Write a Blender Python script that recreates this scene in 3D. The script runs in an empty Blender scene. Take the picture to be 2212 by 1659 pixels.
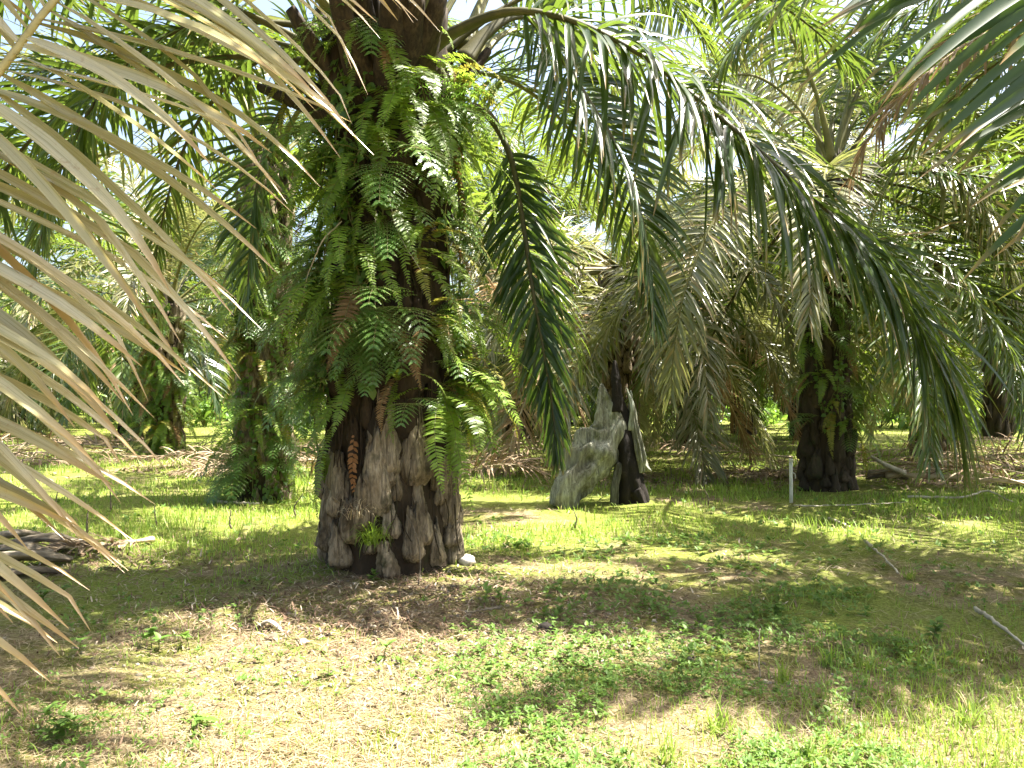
import bpy, math, random
import numpy as np
from mathutils import Vector

R = math.radians
sc = bpy.context.scene
COL = sc.collection

# ------------------------------------------------------------------ camera, light, exposure
F = 800.0                      # focal length in pixels of a 1024 wide picture
EYE = 1.6
HOR = 390.0
cam_d = bpy.data.cameras.new('camera')
cam_d.sensor_width = 36.0
cam_d.lens = F / 1024.0 * 36.0
cam_d.clip_start = 0.05
cam_d.clip_end = 2000
cam = bpy.data.objects.new('camera', cam_d)
COL.objects.link(cam)
cam.location = (0, 0, EYE)
cam.rotation_euler = (math.pi / 2 + (HOR - 384) / F, 0, 0)
sc.camera = cam

SUN_EL, SUN_AZ = R(63), R(78)     # azimuth measured from +Y (ahead) towards +X (right)
w = bpy.data.worlds.new('World')
sc.world = w
w.use_nodes = True
nt = w.node_tree
nt.nodes.clear()
sky = nt.nodes.new('ShaderNodeTexSky')
sky.sky_type = 'NISHITA'
sky.sun_disc = False
sky.sun_elevation = SUN_EL
sky.sun_rotation = SUN_AZ
sky.air_density = 1.0
sky.dust_density = 5.0
sky.ozone_density = 1.0
bg = nt.nodes.new('ShaderNodeBackground')
bg.inputs[1].default_value = 0.09
wo = nt.nodes.new('ShaderNodeOutputWorld')
nt.links.new(sky.outputs[0], bg.inputs[0])
nt.links.new(bg.outputs[0], wo.inputs[0])

sd = bpy.data.lights.new('sun', 'SUN')
sd.energy = 5.0
sd.angle = R(0.5)
sd.color = (1.0, 0.95, 0.86)
sun = bpy.data.objects.new('sun', sd)
COL.objects.link(sun)
sdir = Vector((math.sin(SUN_AZ) * math.cos(SUN_EL), math.cos(SUN_AZ) * math.cos(SUN_EL), math.sin(SUN_EL)))
sun.rotation_euler = sdir.to_track_quat('Z', 'Y').to_euler()
sun.location = sdir * 60

sc.view_settings.view_transform = 'Standard'
sc.view_settings.look = 'None'
sc.view_settings.exposure = 2.4
sc.view_settings.gamma = 1.0
sc.cycles.max_bounces = 5
sc.cycles.diffuse_bounces = 4
sc.cycles.glossy_bounces = 2
sc.cycles.transmission_bounces = 3
sc.cycles.sample_clamp_indirect = 6
sc.cycles.use_denoising = True
sc.cycles.caustics_reflective = False
sc.cycles.caustics_refractive = False


# ------------------------------------------------------------------ helpers
def W(px, py, Y):
    """pixel of the 1024x768 picture at depth Y -> world point"""
    return np.array([(px - 512) / F * Y, Y, EYE + (HOR - py) / F * Y])


def V(vx, vy, Y):
    """the same from the 2212 wide view of the photograph"""
    k = 1024 / 2212
    return W(vx * k, vy * k, Y)


def hash2(ix, iy, seed):
    n = (ix.astype(np.int64) * 374761393 + iy.astype(np.int64) * 668265263 + seed * 1442695041) & 0x7fffffff
    n = (n ^ (n >> 13)) * 1274126177 & 0x7fffffff
    return ((n ^ (n >> 16)) & 0xffff) / 65535.0


def vnoise(x, y, seed=0):
    x = np.asarray(x, float)
    y = np.asarray(y, float)
    ix, iy = np.floor(x), np.floor(y)
    fx, fy = x - ix, y - iy
    fx = fx * fx * (3 - 2 * fx)
    fy = fy * fy * (3 - 2 * fy)
    a, b = hash2(ix, iy, seed), hash2(ix + 1, iy, seed)
    c, d = hash2(ix, iy + 1, seed), hash2(ix + 1, iy + 1, seed)
    return (a * (1 - fx) + b * fx) * (1 - fy) + (c * (1 - fx) + d * fx) * fy


def fbm(x, y, seed=0, oct=4):
    s, a, t = 0, 1.0, 0
    for o in range(oct):
        s = s + a * vnoise(x * 2 ** o, y * 2 ** o, seed + o * 17)
        t += a
        a *= .5
    return s / t


def nrm(a):
    return a / np.maximum(np.linalg.norm(a, axis=-1, keepdims=True), 1e-9)


class MB:
    """collects quads with uvs and material indices; build() links them as one mesh object"""

    def __init__(self):
        self.v, self.f, self.uv, self.m, self.sm, self.n = [], [], [], [], [], 0

    def grid(self, P, mat=0, closed=False, smooth=True, uv=None):
        """P: (..., a, b, 3) grids of points, quads between neighbours; closed joins the last column to the first"""
        P = np.asarray(P, float)
        if P.ndim == 3:
            P = P[None]
        k, a, b, _ = P.shape
        idx = np.arange(k * a * b).reshape(k, a, b) + self.n
        if closed:
            idx = np.concatenate([idx, idx[:, :, :1]], 2)
        q = np.stack([idx[:, :-1, :-1], idx[:, :-1, 1:], idx[:, 1:, 1:], idx[:, 1:, :-1]], -1).reshape(-1, 4)
        self.v.append(P.reshape(-1, 3))
        self.f.append(q)
        if uv is None:
            u = np.broadcast_to(np.linspace(0, 1, b)[None, None, :], (k, a, b))
            vv = np.broadcast_to(np.linspace(0, 1, a)[None, :, None], (k, a, b))
            uv = np.stack([u, vv], -1)
        self.uv.append(np.asarray(uv, float).reshape(-1, 2))
        self.m.append(np.full(len(q), mat, np.int32))
        self.sm.append(np.full(len(q), smooth, bool))
        self.n += k * a * b

    def quads(self, verts, faces, mat=0, smooth=True, uv=None):
        verts = np.asarray(verts, float)
        self.v.append(verts)
        self.f.append(np.asarray(faces, int) + self.n)
        self.uv.append(np.zeros((len(verts), 2)) if uv is None else np.asarray(uv, float))
        self.m.append(np.full(len(faces), mat, np.int32))
        self.sm.append(np.full(len(faces), smooth, bool))
        self.n += len(verts)

    def tube(self, C, rad, segs=8, mat=0, flat=1.0, cap=True, noise=0.0, rng=None, N0=(0, 0, 1)):
        C = np.asarray(C, float)
        rad = np.broadcast_to(np.asarray(rad, float), (len(C),))
        T, N, S = frames(C, N0)
        a = np.linspace(0, 2 * math.pi, segs, endpoint=False)
        rr = rad[:, None] * np.ones((1, segs))
        if noise and rng is not None:
            rr = rr * (1 + noise * (rng.random((len(C), segs)) - .5) * 2)
        P = C[:, None] + rr[..., None] * (np.cos(a)[None, :, None] * S[:, None] + flat * np.sin(a)[None, :, None] * N[:, None])
        if cap:
            P = np.concatenate([np.repeat(C[:1][:, None], segs, 1), P, np.repeat(C[-1:][:, None], segs, 1)], 0)
        self.grid(P, mat, closed=True)

    def mesh(self, name, mats):
        me = bpy.data.meshes.new(name)
        v = np.concatenate(self.v)
        f = np.concatenate(self.f)
        uv = np.concatenate(self.uv)
        me.vertices.add(len(v))
        me.vertices.foreach_set('co', v.astype(np.float32).ravel())
        me.loops.add(len(f) * 4)
        me.loops.foreach_set('vertex_index', f.astype(np.int32).ravel())
        me.polygons.add(len(f))
        me.polygons.foreach_set('loop_start', np.arange(len(f), dtype=np.int32) * 4)
        me.polygons.foreach_set('material_index', np.concatenate(self.m))
        me.polygons.foreach_set('use_smooth', np.concatenate(self.sm))
        l = me.uv_layers.new(name='UVMap')
        l.data.foreach_set('uv', uv[f.ravel()].astype(np.float32).ravel())
        for m in (mats if isinstance(mats, (list, tuple)) else [mats]):
            me.materials.append(m)
        me.update()
        me.validate()
        return me

    def build(self, name, mats, parent=None, loc=None):
        return link(name, self.mesh(name, mats), parent, loc)


def link(name, me, parent=None, loc=None, rz=0.0, scale=1.0):
    o = bpy.data.objects.new(name, me)
    COL.objects.link(o)
    if parent is not None:
        o.parent = parent
    if loc is not None:
        o.location = loc
    o.rotation_euler = (0, 0, rz)
    if scale != 1.0:
        o.scale = (scale, scale, scale) if np.isscalar(scale) else scale
    return o


def tag(o, label=None, cat=None, group=None, kind=None):
    if label:
        o['label'] = label
    if cat:
        o['category'] = cat
    if group:
        o['group'] = group
    if kind:
        o['kind'] = kind
    return o


def empty(name, loc, label, cat, group=None, rz=0.0):
    o = bpy.data.objects.new(name, None)
    COL.objects.link(o)
    o.location = loc
    o.rotation_euler = (0, 0, rz)
    o.empty_display_size = .1
    return tag(o, label, cat, group)


def frames(C, N0=(0, 0, 1)):
    """tangents, normals, sides carried along the curve without twist"""
    T = nrm(np.gradient(C, axis=0))
    N = np.zeros_like(T)
    n = np.array(N0, float)
    n = n - n.dot(T[0]) * T[0]
    if np.linalg.norm(n) < 1e-3:
        n = np.array([1.0, 0, 0]) - T[0][0] * T[0]
    for i in range(len(C)):
        n = n - n.dot(T[i]) * T[i]
        n = n / max(np.linalg.norm(n), 1e-6)
        N[i] = n
    return T, N, np.cross(T, N)


def spline(pts, n=40):
    """Catmull-Rom through the points, evened out by arc length"""
    P = np.array(pts, float)
    P = np.concatenate([[2 * P[0] - P[1]], P, [2 * P[-1] - P[-2]]])
    out = []
    for i in range(1, len(P) - 2):
        t = np.linspace(0, 1, 16, endpoint=False)[:, None]
        a, b, c, d = P[i - 1], P[i], P[i + 1], P[i + 2]
        out.append(.5 * (2 * b + (c - a) * t + (2 * a - 5 * b + 4 * c - d) * t ** 2 + (3 * b - a - 3 * c + d) * t ** 3))
    out.append(P[-2][None])
    Q = np.concatenate(out)
    return resample(Q, n)


def resample(Q, n):
    s = np.concatenate([[0], np.cumsum(np.linalg.norm(np.diff(Q, axis=0), axis=1))])
    u = np.linspace(0, s[-1], n)
    return np.stack([np.interp(u, s, Q[:, k]) for k in range(3)], -1)


def arc(theta0, bend, L, n=30, power=1.5, side=0.0):
    """a curve in the XZ plane that leaves the origin at the elevation theta0 and bends down by bend over its length"""
    s = np.linspace(0, 1, n)
    th = theta0 - bend * s ** power
    ds = L / (n - 1)
    x = np.concatenate([[0], np.cumsum(np.cos(th[:-1]) * ds)])
    z = np.concatenate([[0], np.cumsum(np.sin(th[:-1]) * ds)])
    return np.stack([x, side * s ** 2, z], -1)


WU, WP = [0, .06, .3, .7, .9, 1], [.3, .75, 1, .72, .35, .03]


def leaflets(mb, C, n, Lmax, Wd, rng, t0=.2, t1=.995, a0=68, a1=22, planes=(28, -8), droop=1.0, seg=5, fold=.22, N0=(0, 0, 1),
             miss=.03, prof=((0, .55), (.2, 1), (.6, .85), (1, .4)), cols=3, mat=0, jit=1.0, kink=0.0, wp=WP, sides=(1, -1), twist=.25, Nb=None):
    T, N, S = frames(C, N0)
    sC = np.linspace(0, 1, len(C))
    for s in sides:
        t = np.linspace(t0, t1, n) + (rng.random(n) - .5) * (t1 - t0) / n * .8 * jit
        t = np.clip(t[rng.random(n) > miss], 0, 1)
        m = len(t)
        ip = lambda A: np.stack([np.interp(t, sC, A[:, k]) for k in range(3)], -1)
        P, Tt, Nt, St = ip(C), nrm(ip(T)), nrm(ip(N)), nrm(ip(S))
        u = (t - t0) / (t1 - t0)
        a = np.radians(a0 + (a1 - a0) * np.clip(u, 0, 1) ** 1.6 + rng.normal(0, 6 * jit, m))
        b = np.radians(rng.choice(planes, m) + rng.normal(0, 7 * jit, m))
        d = np.cos(a)[:, None] * Tt + np.sin(a)[:, None] * (s * St * np.cos(b)[:, None] + Nt * np.sin(b)[:, None])
        d = nrm(d)
        L = Lmax * np.interp(u, [p[0] for p in prof], [p[1] for p in prof]) * rng.uniform(.86, 1.1, m)
        wd = Wd * np.interp(u, [0, .2, .7, 1], [.75, 1, .9, .55]) * rng.uniform(.8, 1.15, m)
        dr = droop * rng.uniform(.6, 1.4, m)
        kseg = np.where(rng.random(m) < kink, rng.integers(1, seg, m), -1)
        lat = np.cross(d, Nt if Nb is None else np.broadcast_to(nrm(np.array(Nb, float)), d.shape)) * s
        lat = nrm(lat + Nt * rng.normal(0, twist, m)[:, None] * jit)
        pts, lats, nors = [], [], []
        p = P.copy()
        for k in range(seg + 1):
            ln = nrm(lat - (lat * d).sum(-1, keepdims=True) * d)
            pts.append(p.copy())
            lats.append(ln)
            no = np.cross(ln, d) * s
            nors.append(no)
            p = p + d * (L / seg)[:, None]
            g = dr * (.05 + .22 * (k + 1) / seg) * 5 / seg + np.where(kseg == k, rng.uniform(.3, .9, m), 0)
            d = nrm(d + np.array([0, 0, -1.0]) * g[:, None] + rng.normal(0, .02 * jit, (m, 3)))
        pts, lats, nors = np.stack(pts, 1), np.stack(lats, 1), np.stack(nors, 1)
        wv = np.interp(np.linspace(0, 1, seg + 1), WU, wp)[None, :, None] * wd[:, None, None] * .5
        if cols == 3:
            A = pts + lats * wv + nors * wv * fold * 2
            B = pts - lats * wv + nors * wv * fold * 2
            G = np.stack([A, pts, B], 2)
        else:
            G = np.stack([pts + lats * wv, pts - lats * wv], 2)
        uu = np.broadcast_to(np.linspace(0, 1, cols)[None, None, :], G.shape[:3])
        vv = np.broadcast_to(np.linspace(0, 1, seg + 1)[None, :, None], G.shape[:3])
        mb.grid(G, mat, uv=np.stack([uu, vv], -1))


# ------------------------------------------------------------------ materials
def newmat(name):
    m = bpy.data.materials.new(name)
    m.use_nodes = True
    t = m.node_tree
    t.nodes.clear()
    o = t.nodes.new('ShaderNodeOutputMaterial')
    return m, t, o


def N_(t, kind, **kw):
    n = t.nodes.new(kind)
    for k, v in kw.items():
        if k in n.inputs.keys() if isinstance(k, str) and not hasattr(n, k) else False:
            n.inputs[k].default_value = v
        else:
            setattr(n, k, v)
    return n


def mixc(t, fac, a, b, blend='MIX'):
    n = t.nodes.new('ShaderNodeMix')
    n.data_type = 'RGBA'
    n.blend_type = blend
    n.clamp_factor = True
    for sck, val in ((0, fac), (6, a), (7, b)):
        if hasattr(val, 'links') or hasattr(val, 'is_linked'):
            t.links.new(val, n.inputs[sck])
        elif sck == 0:
            n.inputs[0].default_value = val
        else:
            n.inputs[sck].default_value = (*val, 1) if len(val) == 3 else val
    return n.outputs[2]


def ramp(t, src, stops):
    n = t.nodes.new('ShaderNodeValToRGB')
    e = n.color_ramp.elements
    while len(e) < len(stops):
        e.new(.5)
    for k, (p, c) in enumerate(stops):
        e[k].position = p
        e[k].color = (*c, 1) if not np.isscalar(c) else (c, c, c, 1)
    t.links.new(src, n.inputs[0])
    return n.outputs[0]


def noise(t, vec, scale, detail=4, rough=.6, dist=0.0):
    n = t.nodes.new('ShaderNodeTexNoise')
    n.inputs['Scale'].default_value = scale
    n.inputs['Detail'].default_value = detail
    n.inputs['Roughness'].default_value = rough
    n.inputs['Distortion'].default_value = dist
    if vec is not None:
        t.links.new(vec, n.inputs['Vector'])
    return n.outputs['Fac']


def bump(t, src, strength, dist, bsdf):
    b = t.nodes.new('ShaderNodeBump')
    b.inputs['Strength'].default_value = strength
    b.inputs['Distance'].default_value = dist
    t.links.new(src, b.inputs['Height'])
    t.links.new(b.outputs[0], bsdf.inputs['Normal'])


def leaf_mat(name, c1, c2, trans, tfac=.35, rough=.38, spec=.5, dry=(.30, .19, .07), dry_tip=.93, dry_some=.0, streak=.0, streak_col=(.1, .12, .03), under=None, veins=0.0):
    """blade: colour differs from blade to blade and from frond to frond, tips dried, light comes through"""
    m, t, o = newmat(name)
    geo = t.nodes.new('ShaderNodeNewGeometry')
    oi = t.nodes.new('ShaderNodeObjectInfo')
    tc = t.nodes.new('ShaderNodeTexCoord')
    rnd = geo.outputs['Random Per Island']
    col = mixc(t, rnd, c1, c2)
    hv = t.nodes.new('ShaderNodeHueSaturation')
    t.links.new(col, hv.inputs['Color'])
    mr = t.nodes.new('ShaderNodeMapRange')
    mr.inputs[3].default_value = .72
    mr.inputs[4].default_value = 1.28
    t.links.new(oi.outputs['Random'], mr.inputs[0])
    t.links.new(mr.outputs[0], hv.inputs['Value'])
    col = hv.outputs[0]
    sep = t.nodes.new('ShaderNodeSeparateXYZ')
    t.links.new(tc.outputs['UV'], sep.inputs[0])
    if streak:
        mp = t.nodes.new('ShaderNodeMapping')
        mp.inputs['Scale'].default_value = (5, 1.2, 1)
        t.links.new(tc.outputs['UV'], mp.inputs[0])
        cb = t.nodes.new('ShaderNodeVectorMath')
        cb.operation = 'MULTIPLY_ADD'
        mm = t.nodes.new('ShaderNodeCombineXYZ')
        t.links.new(rnd, mm.inputs[0]); t.links.new(rnd, mm.inputs[1])
        cb.inputs[1].default_value = (1, 1, 1)
        t.links.new(mp.outputs[0], cb.inputs[0])
        sc_ = t.nodes.new('ShaderNodeVectorMath'); sc_.operation = 'SCALE'; sc_.inputs[3].default_value = 37.0
        t.links.new(mm.outputs[0], sc_.inputs[0])
        t.links.new(sc_.outputs[0], cb.inputs[2])
        ns = noise(t, cb.outputs[0], 1.6, 5, .65)
        f = ramp(t, ns, [(.5, 0.0), (.68, streak)])
        col = mixc(t, f, col, streak_col)
    if veins:
        mv = t.nodes.new('ShaderNodeMapping')
        mv.inputs['Scale'].default_value = (16, .5, 1)
        t.links.new(cb.outputs[0], mv.inputs[0])
        nv = noise(t, mv.outputs[0], 1.0, 3, .7)
        col = mixc(t, ramp(t, nv, [(.36, veins), (.52, 0.0)]), col, (.16, .12, .05))
        nb = noise(t, tc.outputs['Object'], 22, 4, .7)
        col = mixc(t, ramp(t, nb, [(.60, 0.0), (.70, veins)]), col, (.26, .15, .06))
    if dry_some:
        f = ramp(t, rnd, [(1 - dry_some, 0.0), (1 - dry_some + .02, 1.0)])
        col = mixc(t, f, col, dry)
    f = ramp(t, sep.outputs[1], [(max(dry_tip - .12, 0), 0.0), (min(dry_tip + .04, 1), 1.0)])
    col = mixc(t, f, col, dry)
    if under:
        col = mixc(t, geo.outputs['Backfacing'], col, under)
    p = t.nodes.new('ShaderNodeBsdfPrincipled')
    p.inputs['Roughness'].default_value = rough
    p.inputs['Specular IOR Level'].default_value = spec
    t.links.new(col, p.inputs['Base Color'])
    tr = t.nodes.new('ShaderNodeBsdfTranslucent')
    tcol = mixc(t, .75, col, trans)
    t.links.new(tcol, tr.inputs[0])
    mx = t.nodes.new('ShaderNodeMixShader')
    mx.inputs[0].default_value = tfac
    t.links.new(p.outputs[0], mx.inputs[1])
    t.links.new(tr.outputs[0], mx.inputs[2])
    t.links.new(mx.outputs[0], o.inputs[0])
    return m


def rough_mat(name, stops, scale=8, stretch=(1, 1, 1), rough=.85, bstr=.6, bdist=.02, detail=6, spec=.3, second=None, fibre=None):
    m, t, o = newmat(name)
    tc = t.nodes.new('ShaderNodeTexCoord')
    mp = t.nodes.new('ShaderNodeMapping')
    mp.inputs['Scale'].default_value = stretch
    t.links.new(tc.outputs['Object'], mp.inputs[0])
    n = noise(t, mp.outputs[0], scale, detail, .65, .4)
    col = ramp(t, n, stops)
    if second:
        n2 = noise(t, tc.outputs['Object'], second[0], 4, .6)
        col = mixc(t, ramp(t, n2, [(second[1], 0.0), (second[2], 1.0)]), col, second[3])
    if fibre:
        mp2 = t.nodes.new('ShaderNodeMapping')
        mp2.inputs['Scale'].default_value = (1, 1, fibre[1])
        t.links.new(tc.outputs['Object'], mp2.inputs[0])
        n3 = noise(t, mp2.outputs[0], fibre[0], 5, .7, .3)
        col = mixc(t, ramp(t, n3, [(.40, fibre[2]), (.60, 0.0)]), col, fibre[3])
        ad = t.nodes.new('ShaderNodeMath')
        ad.operation = 'ADD'
        t.links.new(n, ad.inputs[0])
        t.links.new(n3, ad.inputs[1])
        n = ad.outputs[0]
    p = t.nodes.new('ShaderNodeBsdfPrincipled')
    p.inputs['Roughness'].default_value = rough
    p.inputs['Specular IOR Level'].default_value = spec
    t.links.new(col, p.inputs['Base Color'])
    bump(t, n, bstr, bdist, p)
    t.links.new(p.outputs[0], o.inputs[0])
    return m


M = {}
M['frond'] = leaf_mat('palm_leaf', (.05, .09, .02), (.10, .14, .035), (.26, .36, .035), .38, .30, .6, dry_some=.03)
M['frond_sunlit'] = leaf_mat('palm_leaf_sunlit', (.15, .165, .07), (.29, .275, .15), (.36, .40, .09), .28, .32, .8, dry=(.40, .29, .15), dry_some=.10)  # waxy sunlit leaf copy, sun sheen put into the paler colour
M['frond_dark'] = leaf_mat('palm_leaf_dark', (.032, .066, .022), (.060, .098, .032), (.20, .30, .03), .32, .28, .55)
M['frond_shade'] = leaf_mat('palm_leaf_shaded', (.03, .065, .02), (.055, .095, .028), (.14, .24, .025), .28, .4, .4)  # shaded copy of the palm leaf, shade put into the darker colour
M['frond_dry'] = leaf_mat('palm_leaf_dry', (.26, .17, .09), (.40, .30, .18), (.40, .26, .12), .25, .7, .2, dry=(.2, .12, .06))
M['frond_fallen'] = leaf_mat('palm_leaf_fallen', (.26, .18, .11), (.42, .33, .22), (.3, .2, .1), .12, .75, .2, dry=(.2, .13, .08), dry_some=.2)
M['frond_near'] = leaf_mat('palm_leaf_old', (.42, .40, .18), (.68, .63, .40), (.60, .46, .16), .34, .26, .8, dry=(.38, .25, .09), dry_tip=.88,
                           streak=.85, streak_col=(.15, .17, .04), dry_some=.10, veins=.6)
M['fern'] = leaf_mat('fern_leaf', (.13, .22, .022), (.23, .33, .048), (.38, .55, .05), .45, .42, .45, dry_some=.02, dry=(.28, .2, .04), dry_tip=1.2)
M['fern_dark'] = leaf_mat('fern_leaf_leathery', (.09, .21, .04), (.15, .28, .06), (.28, .50, .06), .42, .30, .6, dry_tip=1.2)
M['fern_yellow'] = leaf_mat('fern_leaf_yellow', (.20, .22, .03), (.30, .26, .05), (.40, .38, .05), .4, .45, .4, dry_some=.1, dry=(.32, .15, .04), dry_tip=1.2)
M['fern_dead'] = leaf_mat('fern_leaf_dead', (.16, .09, .035), (.28, .18, .08), (.3, .16, .05), .3, .7, .2, dry_tip=1.2)
M['creeper'] = leaf_mat('creeper_leaf', (.08, .17, .03), (.16, .26, .05), (.28, .46, .05), .42, .36, .5, dry_tip=1.2)
M['grass'] = leaf_mat('grass_blade', (.17, .27, .035), (.30, .40, .08), (.38, .54, .06), .42, .5, .35, dry=(.42, .34, .16), dry_tip=1.0, dry_some=.12)
M['weed'] = leaf_mat('weed_leaf', (.09, .18, .03), (.18, .28, .06), (.26, .42, .06), .36, .5, .3, dry_tip=1.2)
M['straw'] = leaf_mat('straw', (.40, .31, .18), (.62, .52, .34), (.4, .3, .15), .12, .75, .2, dry=(.24, .16, .09), dry_some=.25)
M['litter'] = leaf_mat('leaf_litter', (.11, .065, .04), (.31, .21, .14), (.2, .12, .06), .1, .8, .2, dry_some=.15, dry=(.48, .40, .29), dry_tip=1.2)
M['rachis'] = rough_mat('frond_stalk', [(.3, (.10, .10, .03)), (.7, (.20, .19, .06))], 6, (1, 1, 1), .5, .2, .005)
M['rachis_dark'] = rough_mat('frond_stalk_dark', [(.3, (.045, .045, .02)), (.7, (.10, .09, .035))], 6, (1, 1, 1), .55, .25, .005)
M['rachis_near'] = rough_mat('frond_stalk_old', [(.3, (.28, .24, .09)), (.7, (.42, .36, .17))], 12, (1, 1, 1), .5, .2, .005)
M['petiole'] = rough_mat('petiole_brown', [(.3, (.022, .016, .009)), (.7, (.085, .058, .03))], 7, (1, 1, .3), .8, .5, .01, fibre=(30, .1, .85, (.012, .008, .005)))
M['rachis_dry'] = rough_mat('frond_stalk_dry', [(.3, (.36, .27, .16)), (.7, (.58, .48, .34))], 6, (1, 1, 1), .7, .2, .005)
M['trunk'] = rough_mat('trunk_fibre', [(.25, (.012, .009, .006)), (.55, (.05, .035, .02)), (.8, (.11, .08, .05))], 9, (1, 1, .25), .95, 1.0, .04,
                       second=(3.0, .55, .75, (.035, .04, .012)))
M['base'] = rough_mat('leaf_base_wood', [(.30, (.055, .038, .02)), (.43, (.25, .19, .115)), (.66, (.52, .43, .30))], 5, (1, 1, .4), .85, 1.0, .03,
                      second=(5.0, .56, .72, (.05, .055, .02)), fibre=(38, .10, .7, (.04, .03, .018)))
M['base_dark'] = rough_mat('leaf_base_dark', [(.28, (.018, .013, .009)), (.55, (.06, .045, .03)), (.8, (.14, .105, .07))], 7, (1, 1, .35), .9, .8, .02,
                           second=(5.0, .56, .72, (.03, .04, .015)))
M['fibre'] = rough_mat('dark_leaf_base', [(.25, (.012, .009, .006)), (.55, (.04, .027, .016)), (.85, (.10, .07, .042))], 8, (1, 1, .3), .95, 1.0, .03)
M['char'] = rough_mat('charred_wood', [(.3, (.006, .005, .004)), (.6, (.02, .015, .011)), (.85, (.08, .06, .045))], 9, (1, 1, .4), .9, .9, .03)
M['dead'] = rough_mat('weathered_wood', [(.3, (.045, .04, .028)), (.5, (.15, .15, .11)), (.72, (.30, .31, .25))], 5, (1, 1, .3), .85, .9, .03,
                      second=(4.0, .55, .7, (.10, .11, .04)), fibre=(26, .15, .8, (.03, .027, .02)))
M['slab'] = rough_mat('grey_wood', [(.3, (.17, .16, .11)), (.48, (.33, .33, .25)), (.72, (.52, .54, .45))], 5, (1, 1, .3), .85, 1.0, .03, second=(4.0, .56, .7, (.15, .16, .06)), fibre=(30, .12, .7, (.07, .065, .045)))
M['lichen'] = rough_mat('lichen_wood', [(.3, (.10, .09, .05)), (.46, (.26, .27, .20)), (.7, (.52, .56, .48))], 7, (1, 1, .35), .85, .8, .03)
M['log'] = rough_mat('old_petiole', [(.3, (.05, .04, .028)), (.5, (.16, .13, .09)), (.72, (.38, .33, .25))], 6, (.4, 1, 1), .85, 1.0, .03)
M['stick'] = rough_mat('pale_stick', [(.3, (.28, .24, .17)), (.5, (.42, .37, .28)), (.7, (.58, .53, .44))], 12, (1, 1, 1), .8, .4, .01)
M['white'] = rough_mat('white_paint', [(.35, (.50, .49, .44)), (.6, (.80, .80, .77))], 6, (1, 1, .4), .55, .2, .003, second=(14.0, .58, .7, (.3, .27, .2)))
M['stone'] = rough_mat('pale_stone', [(.3, (.38, .34, .28)), (.7, (.62, .58, .50))], 6, (1, 1, 1), .8, .6, .02)
M['pebble'] = leaf_mat('pebble', (.16, .12, .08), (.50, .43, .33), (.3, .2, .1), .0, .8, .2, dry_tip=1.2)
M['fruit'] = rough_mat('fruit_bunch', [(.3, (.008, .006, .006)), (.7, (.06, .02, .015))], 30, (1, 1, 1), .4, .6, .02)


def ground_mat():
    m, t, o = newmat('ground_cover')
    geo = t.nodes.new('ShaderNodeNewGeometry')
    pos = geo.outputs['Position']
    big = noise(t, pos, .55, 5, .6, .6)
    mid = noise(t, pos, 2.6, 5, .65, .4)
    fine = noise(t, pos, 38, 5, .7, .8)
    vfine = noise(t, pos, 140, 3, .7, .5)
    soil = ramp(t, fine, [(.28, (.09, .062, .035)), (.5, (.29, .22, .13)), (.72, (.52, .43, .28))])
    moss = ramp(t, fine, [(.3, (.06, .06, .012)), (.55, (.18, .18, .04)), (.75, (.36, .33, .11))])
    green = ramp(t, fine, [(.3, (.08, .10, .014)), (.5, (.20, .25, .04)), (.72, (.37, .41, .10))])
    col = mixc(t, ramp(t, mid, [(.42, 0.0), (.62, 1.0)]), soil, moss)
    sep = t.nodes.new('ShaderNodeSeparateXYZ')
    t.links.new(pos, sep.inputs[0])
    mr = t.nodes.new('ShaderNodeMapRange')
    mr.inputs[1].default_value = 3.4
    mr.inputs[2].default_value = 8.5
    mr.inputs[3].default_value = -.14
    mr.inputs[4].default_value = .10
    t.links.new(sep.outputs[1], mr.inputs[0])
    ad = t.nodes.new('ShaderNodeMath'); ad.operation = 'ADD'
    t.links.new(big, ad.inputs[0]); t.links.new(mr.outputs[0], ad.inputs[1])
    col = mixc(t, ramp(t, ad.outputs[0], [(.44, 0.0), (.58, .9)]), col, green)
    col = mixc(t, ramp(t, vfine, [(.3, .55), (.62, 0.0)]), col, (.05, .04, .02))
    p = t.nodes.new('ShaderNodeBsdfPrincipled')
    p.inputs['Roughness'].default_value = .95
    p.inputs['Specular IOR Level'].default_value = .1
    t.links.new(col, p.inputs['Base Color'])
    bump(t, fine, .8, .03, p)
    t.links.new(p.outputs[0], o.inputs[0])
    return m


M['ground'] = ground_mat()

# ------------------------------------------------------------------ ground
MAIN = (-1.09, 7.15)


def gz(x, y):
    x = np.asarray(x, float)
    y = np.asarray(y, float)
    d = np.hypot(x - MAIN[0], y - MAIN[1])
    z = .10 * np.exp(-(d / 1.1) ** 2)
    z = z + (fbm(x * .35, y * .35, 5, 3) - .5) * .16 + (fbm(x * 2.2, y * 2.2, 9, 3) - .5) * .07
    return z


def build_ground():
    def axis(lo, hi, dense_lo, dense_hi, step, growth):
        a = list(np.arange(dense_lo, dense_hi, step))
        s = step
        while a[-1] < hi:
            s *= growth
            a.append(a[-1] + s)
        s = step
        while a[0] > lo:
            s *= growth
            a.insert(0, a[0] - s)
        return np.array(a)
    xs = axis(-400, 400, -5, 6, .06, 1.12)
    ys = axis(-60, 900, 1.2, 9.5, .06, 1.10)
    X, Y = np.meshgrid(xs, ys)
    Z = gz(X, Y)
    mb = MB()
    mb.grid(np.stack([X, Y, Z], -1))
    tag(mb.build('ground', M['ground']), kind='structure')


build_ground()


def g_at(x, y):
    return float(gz(np.array([x]), np.array([y]))[0])


# ------------------------------------------------------------------ palm fronds
FL = 5.7


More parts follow.
